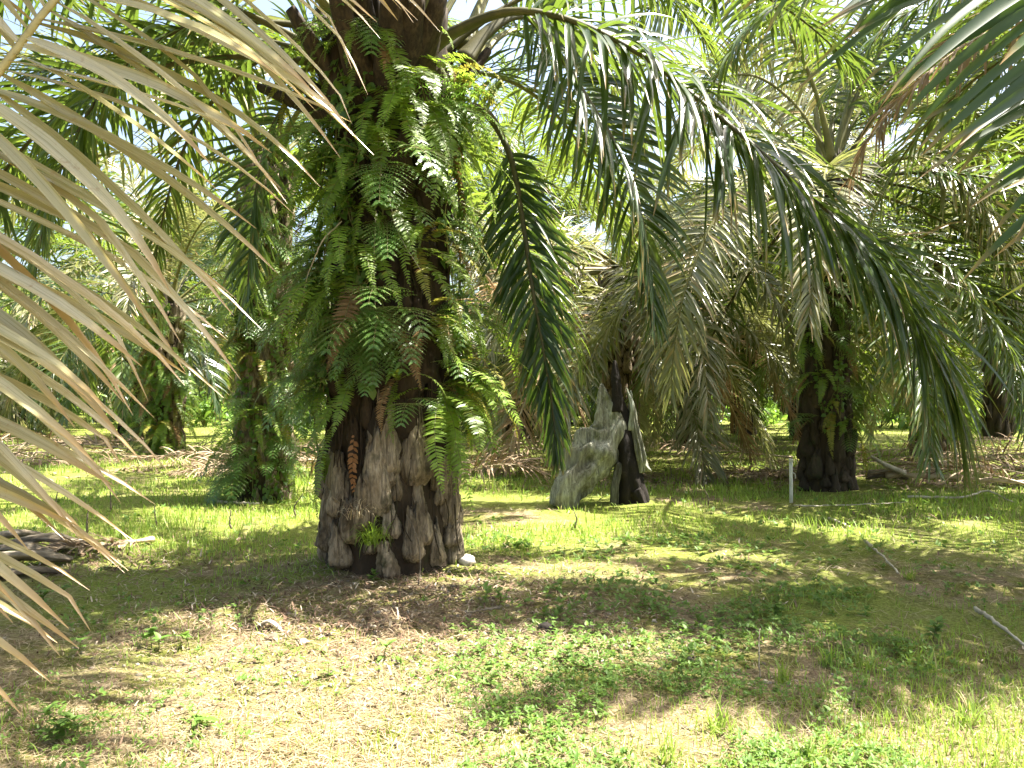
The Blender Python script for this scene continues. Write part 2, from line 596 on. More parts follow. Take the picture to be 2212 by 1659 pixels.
def make_rachis(mb, C, r0, r1, mat=0, segs=7, N0=(0, 0, 1), base_flat=.55):
    n = len(C)
    u = np.linspace(0, 1, n)
    r = np.interp(u, [0, .05, .2, 1], [r0 * 1.9, r0 * 1.25, r0 * .72, r1])
    mb.tube(C, r, segs, mat, flat=base_flat, N0=N0)


GEN = {}
for k, th in enumerate((80, 62, 46, 30, 15, 0, -18, -36, -54)):
    for s in range(2):
        rng = np.random.default_rng(100 + k * 7 + s)
        bend = R((70, 92, 108, 112, 105, 88, 66, 48, 32)[k] * (1.0 if s else .88))
        C = arc(R(th), bend, FL * (1.0 if s else .93), 34, 1.55 if s else 1.3, side=(.25 if s else -.3))
        near = MB()
        leaflets(near, C, 104, 1.0, .054, rng, t0=.2, droop=1.0, jit=1.4, miss=.07, kink=.08)
        ra = MB()
        make_rachis(ra, C, .058, .008)
        far = MB()
        leaflets(far, C, 84, 1.02, .082, rng, t0=.2, droop=1.0, seg=3, cols=2, jit=1.3)
        make_rachis(far, C[::3], .055, .01, mat=1, segs=4)
        for kind, mats in (('green', (M['frond'], M['rachis'])), ('pale', (M['frond_sunlit'], M['rachis'])), ('dark', (M['frond_dark'], M['rachis_dark'])), ('dry', (M['frond_dry'], M['rachis_dry']))):
            GEN[(k, s, kind, 'far')] = far.mesh('frond', list(mats))
            GEN[(k, s, kind, 'near')] = (near.mesh('frond', mats[0]), ra.mesh('rachis', mats[1]))
THS = np.array([80, 62, 46, 30, 15, 0, -18, -36, -54])


def gen_frond(parent, loc, az, th, kind, lod, rng, scale=1.0):
    k = int(np.argmin(abs(THS - th)))
    s = int(rng.integers(0, 2))
    if lod == 'far':
        o = link('frond', GEN[(k, s, kind, 'far')], parent, loc, az, scale)
    else:
        a, b = GEN[(k, s, kind, 'near')]
        o = link('frond', a, parent, loc, az, scale)
        link('rachis', b, o)
    return o


def hero_frond(parent, pts, n, Lmax, Wd, seed, mats, t0=.2, r0=.06, r1=.008, N0=(0, 0, 1), world=True, label=None, **kw):
    """a frond whose stalk follows given world points; parent at its own place, no rotation"""
    C = spline(pts, 48)
    if parent is not None:
        C = C - np.array(parent.location)
    rng = np.random.default_rng(seed)
    mb = MB()
    leaflets(mb, C, n, Lmax, Wd, rng, t0=t0, N0=N0, **kw)
    o = mb.build('frond', mats[0], parent)
    rb = MB()
    make_rachis(rb, C, r0, r1, N0=N0)
    rb.build('rachis', mats[1], o)
    if label:
        o['label'] = label
    return o


# ------------------------------------------------------------------ palm trunks
def stub_points(seed, length=.40, wid=.15, tip=.07, out=.13):
    rng = np.random.default_rng(seed)
    n, m = 12, 22
    s = np.linspace(0, 1, n)
    a = np.linspace(0, 2 * math.pi, m, endpoint=False)
    rows = []
    ridge = 1 + rng.normal(0, .10, m)
    lean = rng.normal(0, .05)
    for k, si in enumerate(s):
        hw = np.interp(si, [0, .14, .4, .72, 1], [wid * .62, wid, wid * .88, wid * .6, tip])
        th = np.interp(si, [0, .14, .4, .72, 1], [.05, .105, .095, .065, .018])
        cy = out * si ** 1.4
        cz = length * si
        x = hw * np.cos(a) * ridge + rng.normal(0, .006, m) + lean * si
        y = cy + th * np.sin(a) * np.where(np.sin(a) > 0, 1, .5) * ridge + rng.normal(0, .005, m)
        z = cz + rng.normal(0, .006, m) + (np.roll(ridge - 1, 3) * .5 if k >= n - 2 else 0)
        rows.append(np.stack([x, y, np.broadcast_to(z, (m,))], -1))
    P = np.stack(rows)
    top = np.repeat(P[-1].mean(0)[None, None] - [[[0, 0, .03]]], m, 1)
    return np.concatenate([P, top], 0)


STUBS = [stub_points(i, .36 + .09 * (i % 3), .095 + .02 * (i % 2), .022 + .016 * (i % 3), .0 + .022 * (i % 4)) for i in range(8)]


def rot_pts(P, az, tilt=0.0):
    """local +Y outward -> direction az in the XY plane"""
    if tilt:
        c, s = math.cos(tilt), math.sin(tilt)
        y = P[..., 1] * c + P[..., 2] * s
        z = -P[..., 1] * s + P[..., 2] * c
        P = np.stack([P[..., 0], y, z], -1)
    c, s = math.cos(az - math.pi / 2), math.sin(az - math.pi / 2)
    return np.stack([P[..., 0] * c - P[..., 1] * s, P[..., 0] * s + P[..., 1] * c, P[..., 2]], -1)


def trunk_radius(z, h, rb, rt):
    return np.interp(z / h, [0, .07, .2, .5, 1], [rb, rb * .97, rb * .86, (rb + rt) / 2 * .93, rt])


def make_trunk(parent, h, rb, rt, seed, step=.026, size=1.0, own=None, mats=None, segs=28, strands=60, pale_to=9.0):
    """core with leaf bases in a spiral; own(z, az) True makes that leaf base an object of its own"""
    rng = np.random.default_rng(seed)
    mats = mats or (M['trunk'], M['base'])
    mats = (*mats[:2], M['fibre'])
    zs = np.linspace(-.25, h, 36)
    a = np.linspace(0, 2 * math.pi, segs, endpoint=False)
    r = trunk_radius(np.maximum(zs, 0), h, rb, rt)[:, None] * .86 * (1 + .10 * (rng.random((36, segs)) - .5))
    P = np.stack([r * np.cos(a), r * np.sin(a), np.broadcast_to(zs[:, None], r.shape)], -1)
    P = np.concatenate([P, np.tile([[[0, 0, h + .15]]], (1, segs, 1))], 0)
    mb = MB()
    mb.grid(P, 0, closed=True)
    i, z = 0, -.08
    later = []
    while z < h - .1:
        az = i * R(137.5) + rng.normal(0, .11)
        rr = float(trunk_radius(max(z, 0), h, rb, rt))
        k = int(rng.integers(0, 8))
        sc_ = size * rng.choice([rng.uniform(.6, .9), rng.uniform(.85, 1.3)])
        Q = rot_pts(STUBS[k] * sc_ * np.array([1, 1, 1.0 if z > .3 else .8]), az, rng.uniform(-.16, .02) if rng.random() < .8 else rng.uniform(.05, .2)) + [rr * .85 * math.cos(az), rr * .85 * math.sin(az), z]
        if own and own(z, az % (2 * math.pi)):
            later.append(Q)
        else:
            mb.grid(Q, 1 if z + rng.normal(0, .12) < pale_to else 2, closed=True)
        i += 1
        z += step * rng.uniform(.8, 1.2)
    for _ in range(strands):
        az, z0 = rng.uniform(0, 2 * math.pi), rng.uniform(.5, h)
        L = rng.uniform(.2, .6)
        zz = np.maximum(z0 - np.array([0, L * .5, L]), .1)
        rr = trunk_radius(zz, h, rb, rt) * rng.uniform(.92, 1.06)
        aa = az + np.array([0, rng.normal(0, .03), rng.normal(0, .07)])
        c = np.stack([rr * np.cos(aa), rr * np.sin(aa), zz], -1)
        mb.tube(spline(c, 6), .006, 3, 0, cap=False)
    o = mb.build('trunk', list(mats), parent)
    for Q in later:
        b = MB()
        b.grid(Q, 0, closed=True)
        b.build('leaf_base', mats[1], o)
    return o


def palm(x, y, h, rb, rt, n, seed, label, group=None, lod='near', kinds=('green', 'pale', 'dark'), probs=(.5, .3, .2), th_hi=80, th_lo=-12, skip=None,
         scale=1.0, az0=0.0, extra=None, own=None, step=.026, size=1.0, trunk_me=None, mats=None, crown=None):
    rng = np.random.default_rng(seed)
    o = empty('oil_palm', (x, y, g_at(x, y)), label, 'palm', group)
    if trunk_me is not None:
        link('trunk', trunk_me, o, None, rng.uniform(0, 6.28), (1, 1, h / 4.6))
    else:
        make_trunk(o, h, rb, rt, seed + 1, step, size, own, mats)
    for i in range(n):
        az = (az0 + i * R(137.5) + rng.normal(0, .15)) % (2 * math.pi)
        th = th_hi + (th_lo - th_hi) * (i / max(n - 1, 1)) ** .9 + rng.normal(0, 5)
        if crown:
            if i >= len(crown):
                break
            az, th = R(crown[i][0]), crown[i][1]
        if skip and skip(az, th):
            continue
        kind = rng.choice(kinds, p=probs)
        zz = h + .25 - .35 * i / n
        rr = rt * .45
        gen_frond(o, (rr * math.cos(az), rr * math.sin(az), zz), az, th, kind, lod, rng, scale * rng.uniform(.9, 1.08))
    return o


def ang_in(a, lo, hi):
    a, lo, hi = a % 360, lo % 360, hi % 360
    return lo <= a <= hi if lo <= hi else (a >= lo or a <= hi)


# ---- the big palm in the middle
def own_main(z, az):
    return z < .8 and ang_in(math.degrees(az), 185, 355)


HM = 4.45
main = empty('oil_palm', (MAIN[0], MAIN[1], g_at(*MAIN)), 'large oil palm nearest the middle, its thick trunk hung all over with ferns', 'palm')
make_trunk(main, HM, .64, .48, 11, .0155, 1.0, own_main, (M['trunk'], M['base']), segs=40, strands=420, pale_to=.85)
rng = np.random.default_rng(5)
# stout brown petioles at the head of the trunk, seen from below
for k, (az, th, kind) in enumerate([
        (200, 66, 'green'), (340, 76, 'green'), (262, 74, 'green'), (300, 70, 'green'), (20, 46, 'dark'), (60, 30, 'green'), (105, 62, 'green'), (150, 30, 'dark'), (279, 42, 'dark'), (291, 44, 'green'), (304, 46, 'dark'), (258, 62, 'dark'), (284, 46, 'dark'), (297, 62, 'green'),  # several camera-side fronds, above the view, added to shade the foreground
        (172, 15, 'dark'), (186, 30, 'dark'), (215, 46, 'green'), (238, 62, 'green'), (40, 62, 'green'), 
        (250, 46, 'green')]):
    a = R(az)
    f = gen_frond(main, (.30 * math.cos(a), .30 * math.sin(a), HM - .05 + rng.uniform(-.1, .15)), a, th, kind, 'near', rng, 1.02 if 244 <= az <= 321 and th < 60 else 1.0)
    pb = MB()
    d = np.array([math.cos(a) * math.cos(R(min(th + 8, 80))), math.sin(a) * math.cos(R(min(th + 8, 80))), math.sin(R(min(th + 8, 80)))])
    o0 = np.array([.36 * math.cos(a), .36 * math.sin(a), HM - .55])
    c = spline([o0 - d * .15, o0 + d * .35, o0 + d * .95], 10)
    pb.tube(c, np.interp(np.linspace(0, 1, 10), [0, .4, 1], [.22, .15, .07]), 9, flat=.55, N0=(-math.cos(a), -math.sin(a), .6))
    pb.build('petiole', M['petiole'], main)

# frond that arches over to the ground on the right
FR1 = [V(905, 120, 6.9), V(990, 62, 6.75), V(1100, 22, 6.6), V(1230, 40, 6.45), V(1380, 112, 6.3), V(1500, 205, 6.2), V(1620, 305, 6.1), V(1760, 430, 6.05),
       V(1865, 530, 6.0), V(1970, 670, 6.0), V(2035, 800, 6.0), V(2062, 880, 6.05)]
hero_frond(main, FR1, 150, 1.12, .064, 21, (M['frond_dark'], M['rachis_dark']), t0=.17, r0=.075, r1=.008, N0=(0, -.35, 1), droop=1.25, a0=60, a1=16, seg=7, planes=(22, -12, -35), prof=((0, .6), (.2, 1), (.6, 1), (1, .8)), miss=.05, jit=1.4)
FR8 = [V(1000, 100, 7.5), V(1080, -60, 8.2), V(1210, -130, 9.0), V(1370, -70, 9.8), V(1500, 50, 10.4), V(1580, 190, 10.8)]
hero_frond(main, FR8, 100, 1.05, .055, 28, (M['frond'], M['rachis']), t0=.2, r0=.055, N0=(.2, -.3, 1), droop=1.4, seg=6, jit=1.3)
# second one dropping more steeply behind it
FR2 = [V(1000, 130, 7.3), V(1060, 60, 7.4), V(1135, 33, 7.5), V(1205, 110, 7.6), V(1273, 218, 7.7), V(1340, 330, 7.8), V(1387, 470, 7.9), V(1405, 605, 8.0), V(1412, 690, 8.0)]
hero_frond(main, FR2, 110, .98, .055, 22, (M['frond_dark'], M['rachis_dark']), t0=.22, r0=.06, N0=(.5, -.4, 1), droop=1.4, seg=7)
# dark one hanging straight down beside the trunk
FR3 = [V(960, 260, 7.5), V(1040, 235, 7.4), V(1100, 330, 7.25), V(1130, 480, 7.1), V(1150, 620, 7.0), V(1170, 730, 7.0), V(1190, 850, 7.0), V(1198, 920, 7.0), V(1203, 985, 7.0)]
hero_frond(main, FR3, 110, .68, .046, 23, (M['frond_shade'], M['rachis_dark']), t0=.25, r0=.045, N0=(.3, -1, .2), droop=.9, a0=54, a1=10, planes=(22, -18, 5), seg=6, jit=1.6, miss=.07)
# pair to the upper left, behind the near frond
FR4 = [V(760, 110, 7.3), V(690, 62, 7.3), V(560, 45, 7.2), V(430, 48, 7.1), V(300, 110, 7.0), V(190, 240, 6.9), V(110, 420, 6.8), V(70, 600, 6.8)]
hero_frond(main, FR4, 95, .95, .05, 24, (M['frond'], M['rachis_dark']), t0=.2, r0=.065, N0=(0, -.2, 1), droop=1.6, seg=7)
FR5 = [V(760, 150, 7.6), V(690, 95, 7.8), V(600, 110, 8.2), V(500, 170, 8.6), V(410, 290, 9.0), V(360, 430, 9.3), V(335, 560, 9.5)]
hero_frond(main, FR5, 85, .9, .05, 25, (M['frond'], M['rachis_dark']), t0=.2, r0=.06, N0=(0, -.2, 1), droop=1.5, seg=7)
FR6 = [V(1010, 150, 7.6), V(1090, 70, 8.0), V(1190, 60, 8.5), V(1290, 130, 9.0), V(1360, 240, 9.3), V(1400, 360, 9.5)]
hero_frond(main, FR6, 80, .9, .05, 26, (M['frond'], M['rachis']), t0=.2, r0=.055, N0=(.3, -.3, 1), droop=1.5, seg=7)
FR7 = [V(720, 210, 7.6), V(650, 190, 7.7), V(590, 270, 7.8), V(555, 400, 7.9), V(540, 540, 7.9), V(532, 680, 7.9)]
hero_frond(main, FR7, 70, .7, .046, 27, (M['frond_dark'], M['rachis_dark']), t0=.22, r0=.05, N0=(-.3, -1, .3), droop=.9, seg=6)

# ---- the near palm off to the left, one old frond across the upper left of the picture
nl = empty('oil_palm', (-3.9, 2.3, g_at(-3.9, 2.3)), 'near oil palm whose pale old frond hangs across the top left corner', 'palm')
make_trunk(nl, 1.3, .5, .42, 31, .03, 1.0, None, (M['trunk'], M['base']))
NL = [(-3.75, 2.3, 1.3), V(-680, 1250, 2.5), V(-450, 800, 2.45), V(-250, 470, 2.45), V(-105, 262, 2.45), V(0, 148, 2.45), V(112, 0, 2.45), V(300, -190, 2.5), V(520, -330, 2.6), V(760, -410, 2.8), V(950, -430, 3.0)]
hero_frond(nl, NL, 134, 1.12, .046, 32, (M['frond_near'], M['rachis_near']), t0=.17, r0=.034, r1=.006, N0=(-.12, -.97, .2), Nb=(.3, -.6, .75), droop=.58, a0=86, a1=60, planes=(12, -10, 2), seg=9, kink=.25, fold=.24,
           prof=((0, .8), (.2, 1), (.55, .95), (1, .5)), twist=.4, label='pale dried old frond with brown leaflet tips')
rng = np.random.default_rng(33)
for i, (az, th) in enumerate([(100, 62), (170, 46), (230, 30), (140, 30), (200, 62)]):
    gen_frond(nl, (0, 0, 1.4), R(az), th, 'green', 'near', rng, .75)

# ---- the near palm off to the right
nr = empty('oil_palm', (4.9, 3.0, g_at(4.9, 3.0)), 'near oil palm whose dark frond reaches in from the top right corner', 'palm')
make_trunk(nr, 2.0, .5, .42, 41, .03, 1.0, None, (M['trunk'], M['base']))
NR = [(4.7, 3.0, 2.0), V(2950, 760, 3.0), V(2700, 400, 3.0), V(2480, 130, 3.0), V(2270, -50, 3.0), V(2020, -170, 3.15), V(1760, -230, 3.35)]
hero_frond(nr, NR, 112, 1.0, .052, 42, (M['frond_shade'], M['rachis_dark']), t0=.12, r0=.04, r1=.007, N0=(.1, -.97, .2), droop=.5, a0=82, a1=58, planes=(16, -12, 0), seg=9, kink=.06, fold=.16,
           prof=((0, .75), (.2, 1), (.6, .98), (1, .7)), twist=.35)
for i, (az, th) in enumerate([(60, 62), (10, 46), (330, 30), (290, 46), (90, 46), (20, 62)]):
    gen_frond(nr, (0, 0, 2.1), R(az), th, 'dark', 'near', rng, .8)

# ---- palms standing behind
B = palm(-3.72, 12.0, 4.9, .43, .36, 16, 51, 'leaning ferny oil palm standing behind the large one, white ferns at its foot', lod='near',
         skip=lambda a, t: t < 20 and ang_in(math.degrees(a), 220, 330))
Cp = palm(-8.25, 19.1, 3.6, .42, .36, 17, 61, 'short oil palm with bright fern mantle and open brown petioles at its crown', lod='near', probs=(.5, .4, .1), th_lo=5, scale=.85)
D = palm(4.95, 12.6, 4.75, .40, .33, 40, 71, 'oil palm behind the white marker pole, blackened foot and dark fruit bunches', lod='near', probs=(.4, .45, .15), th_lo=-25, az0=.4, crown=[(90, 80), (20, 76), (140, 62), (60, 62), (20, 46), (110, 46), (70, 30), (345, 15), (10, 0), (45, -10), (85, 15), (130, 0), (165, -18), (0, 62), (40, 62), (325, 62), (350, -25), (250, -5), (320, 0), (300, -36), (340, -40), (275, -30), (30, -36), (60, -36), (155, -36), (120, -30)],
         mats=(M['trunk'], M['base_dark']))
FD4 = [V(1800, 350, 12.6), V(1765, 200, 12.4), V(1700, 60, 12.1), V(1610, -20, 11.8), V(1500, -40, 11.5), V(1400, 20, 11.2), V(1330, 120, 11.0)]
hero_frond(D, FD4, 100, 1.1, .055, 75, (M['frond'], M['rachis']), t0=.22, r0=.05, N0=(-.2, -.6, .7), droop=1.3, seg=6, jit=1.3)
FD5 = [V(1805, 350, 12.8), V(1850, 210, 13.0), V(1920, 90, 13.2), V(2010, 30, 13.3), V(2110, 60, 13.4), V(2200, 160, 13.4), V(2260, 300, 13.4)]
hero_frond(D, FD5, 100, 1.1, .055, 76, (M['frond_dark'], M['rachis']), t0=.22, r0=.05, N0=(.2, -.6, .7), droop=1.3, seg=6, jit=1.3)
# its sunlit frond over the stump
FD = [V(1800, 372, 12.4), V(1730, 350, 12.2), V(1650, 365, 11.9), V(1594, 400, 11.6), V(1536, 488, 11.3), V(1490, 600, 11.1), V(1469, 674, 11.0), V(1455, 770, 11.0), V(1450, 850, 11.0)]
hero_frond(D, FD, 95, 1.0, .052, 72, (M['frond_sunlit'], M['rachis']), t0=.3, r0=.05, N0=(-.3, -.5, .8), droop=1.0, seg=6, planes=(20, -12), label='sunlit pale frond drooping over the stump')
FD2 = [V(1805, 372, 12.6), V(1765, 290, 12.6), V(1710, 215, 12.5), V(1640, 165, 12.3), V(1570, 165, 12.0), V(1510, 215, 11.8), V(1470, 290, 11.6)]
hero_frond(D, FD2, 95, 1.05, .052, 73, (M['frond_sunlit'], M['rachis']), t0=.22, r0=.05, N0=(-.2, -.6, .7), droop=1.3, seg=6, planes=(20, -12))
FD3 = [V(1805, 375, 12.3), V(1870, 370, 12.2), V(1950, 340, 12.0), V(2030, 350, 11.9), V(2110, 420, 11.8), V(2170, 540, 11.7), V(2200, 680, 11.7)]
hero_frond(D, FD3, 95, 1.0, .052, 74, (M['frond_sunlit'], M['rachis']), t0=.25, r0=.05, N0=(.1, -.6, .8), droop=1.3, seg=6, planes=(20, -12))
rng = np.random.default_rng(77)
for az, z in ((285, -.1), (330, -.25)):
    a = R(az)
    fb = MB()
    ctr = np.array([.42 * math.cos(a), .42 * math.sin(a), 4.75 + z])
    for _ in range(90):
        d = nrm(rng.normal(0, 1, 3))
        p = ctr + d * np.array([.12, .12, .15])
        fb.tube(np.stack([p - d * .03, p, p + d * .035]), [.02, .028, .012], 5)
    fb.build('fruit_bunch', M['fruit'], D)

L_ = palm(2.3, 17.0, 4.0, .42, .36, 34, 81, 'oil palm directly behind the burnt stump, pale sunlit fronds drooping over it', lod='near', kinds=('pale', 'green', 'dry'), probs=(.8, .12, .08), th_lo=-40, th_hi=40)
G_ = palm(10.0, 19.2, 4.4, .42, .36, 38, 91, 'oil palm behind the pile of brown cut fronds', lod='near', probs=(.45, .45, .1), th_lo=-40)
E_ = palm(5.35, 24.0, 4.2, .42, .36, 36, 101, 'mossy oil palm seen between the stump and the palm with the marker', lod='near', kinds=('green', 'pale', 'dry'), probs=(.45, .45, .1), th_lo=-40)
Mr = palm(7.9, 6.4, 4.9, .5, .42, 26, 111, 'oil palm past the edge whose hanging fronds fill the top right', lod='near', kinds=('green', 'dark', 'dry'), probs=(.6, .3, .1), th_lo=22,
          skip=lambda a, t: t < 30 and ang_in(math.degrees(a), 175, 300))
MRT = [(7.6, 6.4, 5.1), V(2560, -150, 6.3), V(2250, -105, 6.2), V(1980, -75, 6.1), V(1760, -30, 6.0), V(1620, 60, 5.95), V(1540, 180, 5.9)]
hero_frond(Mr, MRT, 100, 1.0, .05, 131, (M['frond'], M['rachis']), t0=.2, r0=.05, N0=(0, -.2, 1), droop=1.6, seg=6, jit=1.2)
MRD = [(7.6, 6.6, 5.0), V(2420, 10, 7.5), V(2230, 30, 7.6), V(2080, 100, 7.7), V(1960, 200, 7.8), V(1880, 300, 7.9), V(1845, 380, 8.0)]
hero_frond(Mr, MRD, 80, .8, .045, 132, (M['frond_dry'], M['rachis_dry']), t0=.25, r0=.045, N0=(0, -.4, 1), droop=1.7, seg=6, jit=1.5, miss=.12, label='brown dead frond hanging from the crown')
MRU = [(7.6, 6.8, 5.1), V(2600, -120, 8.0), V(2350, -120, 8.4), V(2120, -60, 8.8), V(1930, 50, 9.1), V(1800, 190, 9.3)]
hero_frond(Mr, MRU, 90, 1.0, .05, 133, (M['frond_dark'], M['rachis_dark']), t0=.2, r0=.05, N0=(0, -.2, 1), droop=1.6, seg=6, jit=1.2)
Ml = palm(-8.6, 8.0, 4.7, .5, .42, 18, 121, 'oil palm past the edge whose fronds show between the pale leaflets', lod='near', kinds=('green', 'dark'), probs=(.6, .4), th_lo=12,
          skip=lambda a, t: t < 25 and ang_in(math.degrees(a), 250, 350))

# ---- rows far behind
FAR_TR = []
for k in range(3):
    tmp = bpy.data.objects.new('tmp', None)
    t_ = make_trunk(None, 4.6, .44, .36, 200 + k, .05, 1.25, None, (M['trunk'], M['base_dark']), segs=14, strands=0)
    FAR_TR.append(t_.data)
    bpy.data.objects.remove(t_)
    bpy.data.objects.remove(tmp)
TALL = [(.6, 26.5), (9.3, 25.5), (-2.2, 21.5), (11.8, 13.6), (15.5, 25.5)]
known = [*TALL, MAIN, (-3.72, 12), (-8.25, 19.1), (4.95, 12.6), (2.3, 17.0), (10, 19.2), (5.35, 24), (7.9, 6.4), (-8.6, 8)]
rowp = [(8.3, 28.5), (19.9, 33.0), (-23.5, 38.0), (-12.1, 25.6), (-.45, 30.5)]
rng = np.random.default_rng(7)
r_ = 0
yy = 14.0
while yy < 78:
    xx = -62 + (4.3 if r_ % 2 else 0)
    while xx < 62:
        x, y = xx + rng.normal(0, .6), yy + rng.normal(0, .6)
        if abs(x) < .66 * y + 5 and all(math.hypot(x - a, y - b) > 6.2 for a, b in known + rowp):
            rowp.append((x, y))
        xx += 8.6
    yy += 7.45
    r_ += 1
NAMED = {0: 'far oil palm with a thin fern skirt to the right of the mossy one', 1: 'far dark oil palm with a bushy shrub at its foot, near the right border', 2: 'far dark trunk palm at the left border behind the fallen fronds',
         3: 'oil palm tucked behind the short bright fern-mantled palm', 4: 'far oil palm seen between the large trunk and the hanging dark frond'}
for i, (x, y) in enumerate(TALL):
    palm(x, y, (7.4, 8.2, 6.2, 6.0, 7.4)[i], .40, .32, 28, 260 + i, ('tall oil palm rising behind the pale fronds over the stump', 'tall oil palm rising behind the crown with the dark fruit',
         'tall oil palm half hidden behind the large trunk', 'tall oil palm behind the drooping corner frond', 'tall oil palm far behind the brown pile')[i],
         'taller palms standing among the rows', lod='near', trunk_me=FAR_TR[i % 3], kinds=('green', 'pale', 'dark'), probs=(.5, .15, .35), th_lo=-5)
for i, (x, y) in enumerate(rowp):
    palm(x, y, rng.uniform(3.4, 4.9) if i % 3 else rng.uniform(5.2, 7.0), .44, .36, int(rng.integers(28, 34)), 300 + i, NAMED.get(i, 'distant oil palm standing in the dense rows far behind the ferny trunks'),
         'palms in the rows far behind', lod='far', trunk_me=FAR_TR[i % 3], kinds=('green', 'pale', 'dark', 'dry'), probs=(.45, .2, .3, .05), th_lo=-56, th_hi=68, scale=1.05)

# ------------------------------------------------------------------ ferns on the trunks
FERN = {}
for k, (th, L) in enumerate(((70, .75), (40, .85), (10, .9), (-25, .8), (-55, .95))):
    for s in range(2):
        rng = np.random.default_rng(500 + k * 3 + s)
        C = arc(R(th), R((150, 125, 98, 62, 34)[k]), L * (1 if s else .82), 22, 1.0, side=(.12 if s else -.1))
        mb = MB()
        leaflets(mb, C, 36, .088, .021, rng, t0=.08, t1=.99, a0=82, a1=55, planes=(4, -4), droop=.35, seg=2, fold=.08, miss=.04, jit=.6,
                 prof=((0, .5), (.25, 1), (.6, .9), (1, .15)), wp=[.8, 1, .95, .7, .4, .05], cols=2)
        mb.tube(C, np.linspace(.004, .0015, len(C)), 3, 1, cap=False)
        for kind, m in (('sword', M['fern']), ('yellow', M['fern_yellow']), ('dead', M['fern_dead'])):
            FERN[(kind, k, s)] = mb.mesh('fern_frond', [m, M['rachis']])
        # broad twice-divided frond
        C = arc(R(th * .7 + 5), R((120, 110, 90, 62, 34)[k]), .62, 16, 1.2)
        mb = MB()
        T, N, S = frames(C)
        for j in range(10):
            u = .2 + .78 * j / 9
            i0 = min(int(u * 15), 14)
            for sd_ in (1, -1):
                Lp = .27 * (1 - (u - .2) / .85) ** .8 + .02
                d = nrm(T[i0] * .55 + sd_ * S[i0] * .9 + N[i0] * .1)
                P0 = C[i0] + (C[min(i0 + 1, 15)] - C[i0]) * (u * 15 - i0)
                ss = np.linspace(0, 1, 8)[:, None]
                cc = P0 + d * Lp * ss + np.array([0, 0, -1]) * Lp * .28 * ss ** 2
                leaflets(mb, cc, 11, .036 * (.35 + Lp / .29 * .65), .0105, rng, t0=.06, t1=.99, a0=66, a1=30, planes=(3, -3), droop=.2, seg=2, fold=.05, miss=0, jit=.4,
                         prof=((0, .9), (.3, 1), (1, .3)), wp=[.9, 1, .9, .6, .35, .05], cols=2, N0=tuple(N[i0]))
                mb.tube(cc, .0016, 3, 1, cap=False)
        mb.tube(C, np.linspace(.004, .002, len(C)), 4, 1, cap=False)
        FERN[('broad', k, s)] = mb.mesh('fern_frond', [M['fern_dark'], M['rachis']])


def fern(px, az, z, kind, n, seed, label, group, scale=1.0, lift=0, spread=1.3):
    """one plant rooted on trunk px=(x, y, radius) at height z, facing az"""
    rng = np.random.default_rng(seed)
    x, y, r = px
    o = empty('fern', (x + r * math.cos(az), y + r * math.sin(az), z), label, 'fern', group, az)
    for i in range(n):
        k = int(np.clip(round(rng.normal(2.2 + lift, 1.1)), 0, 4))
        kk = 'dead' if rng.random() < .035 else kind
        link('fern_frond', FERN[(kk, max(k, 3) if kk == 'dead' else k, int(rng.integers(0, 2)))], o, (0, 0, rng.uniform(-.05, .05)), rng.normal(0, spread * .55), scale * rng.uniform(.7, 1.15))
    return o


rng = np.random.default_rng(61)
zb = g_at(*MAIN)
MP = lambda z: (MAIN[0], MAIN[1], float(trunk_radius(z, HM, .64, .48)) * 1.02)
GM = 'ferns growing on the large palm'
spot = [  # azimuth (270 faces the camera), height, kind, fronds, scale, label
    (274, 2.1, 'broad', 8, 1.15, 'glossy broad fern bursting from the middle of the large trunk'),
    (256, 2.0, 'broad', 6, 1.0, 'broad fern beside the glossy middle one, tips hanging over dark fibre'),
    (300, 3.75, 'sword', 5, 1.25, 'bright sunlit sword fern hanging high on the front of the large trunk'),
    (318, 3.95, 'sword', 6, 1.25, 'long sword fern arching off the upper trunk towards the arching frond'),
    (215, 3.75, 'sword', 6, 1.2, 'long thin sword fern trailing off the shaded side of the upper trunk'),
    (243, 1.55, 'sword', 3, 1.0, 'single neat sword fern hanging low over the leaf bases of the large trunk'),
    (305, 2.75, 'yellow', 4, .9, 'yellowing fern on the front of the large trunk below the sunlit one'),
    (318, 2.15, 'yellow', 3, .8, 'small yellow fern hanging near the lower edge of the large trunk'),
    (300, 1.35, 'broad', 3, .7, 'small broad fern low on the trunk above the pale leaf bases'),
    (262, 1.65, 'broad', 4, .7, 'dark broad fern under the glossy middle one'),
    (195, 2.3, 'broad', 6, .9, 'broad ferns jutting out from the shaded flank of the large trunk'),
    (222, 1.25, 'sword', 4, .9, 'fern hanging at the shaded edge above the leaf bases of the large trunk'),
    (326, 1.45, 'sword', 5, .9, 'fern hanging at the sunny edge above the leaf bases of the large trunk'),
    (285, 1.6, 'sword', 4, .7, 'small fern in the dark fibre between the two edge ferns of the large trunk'),
    (212, 1.6, 'broad', 5, .9, 'lacy fern drooping at the shaded edge, lowest of the broad ones there'),
    (200, 1.0, 'sword', 4, .7, 'low fern curling out from the flank near the foot of the large trunk'),
]
for i, (az, z, kind, n, s, lab) in enumerate(spot):
    fern(MP(z), R(az), z + zb, kind, n, 700 + i, lab, GM, s)
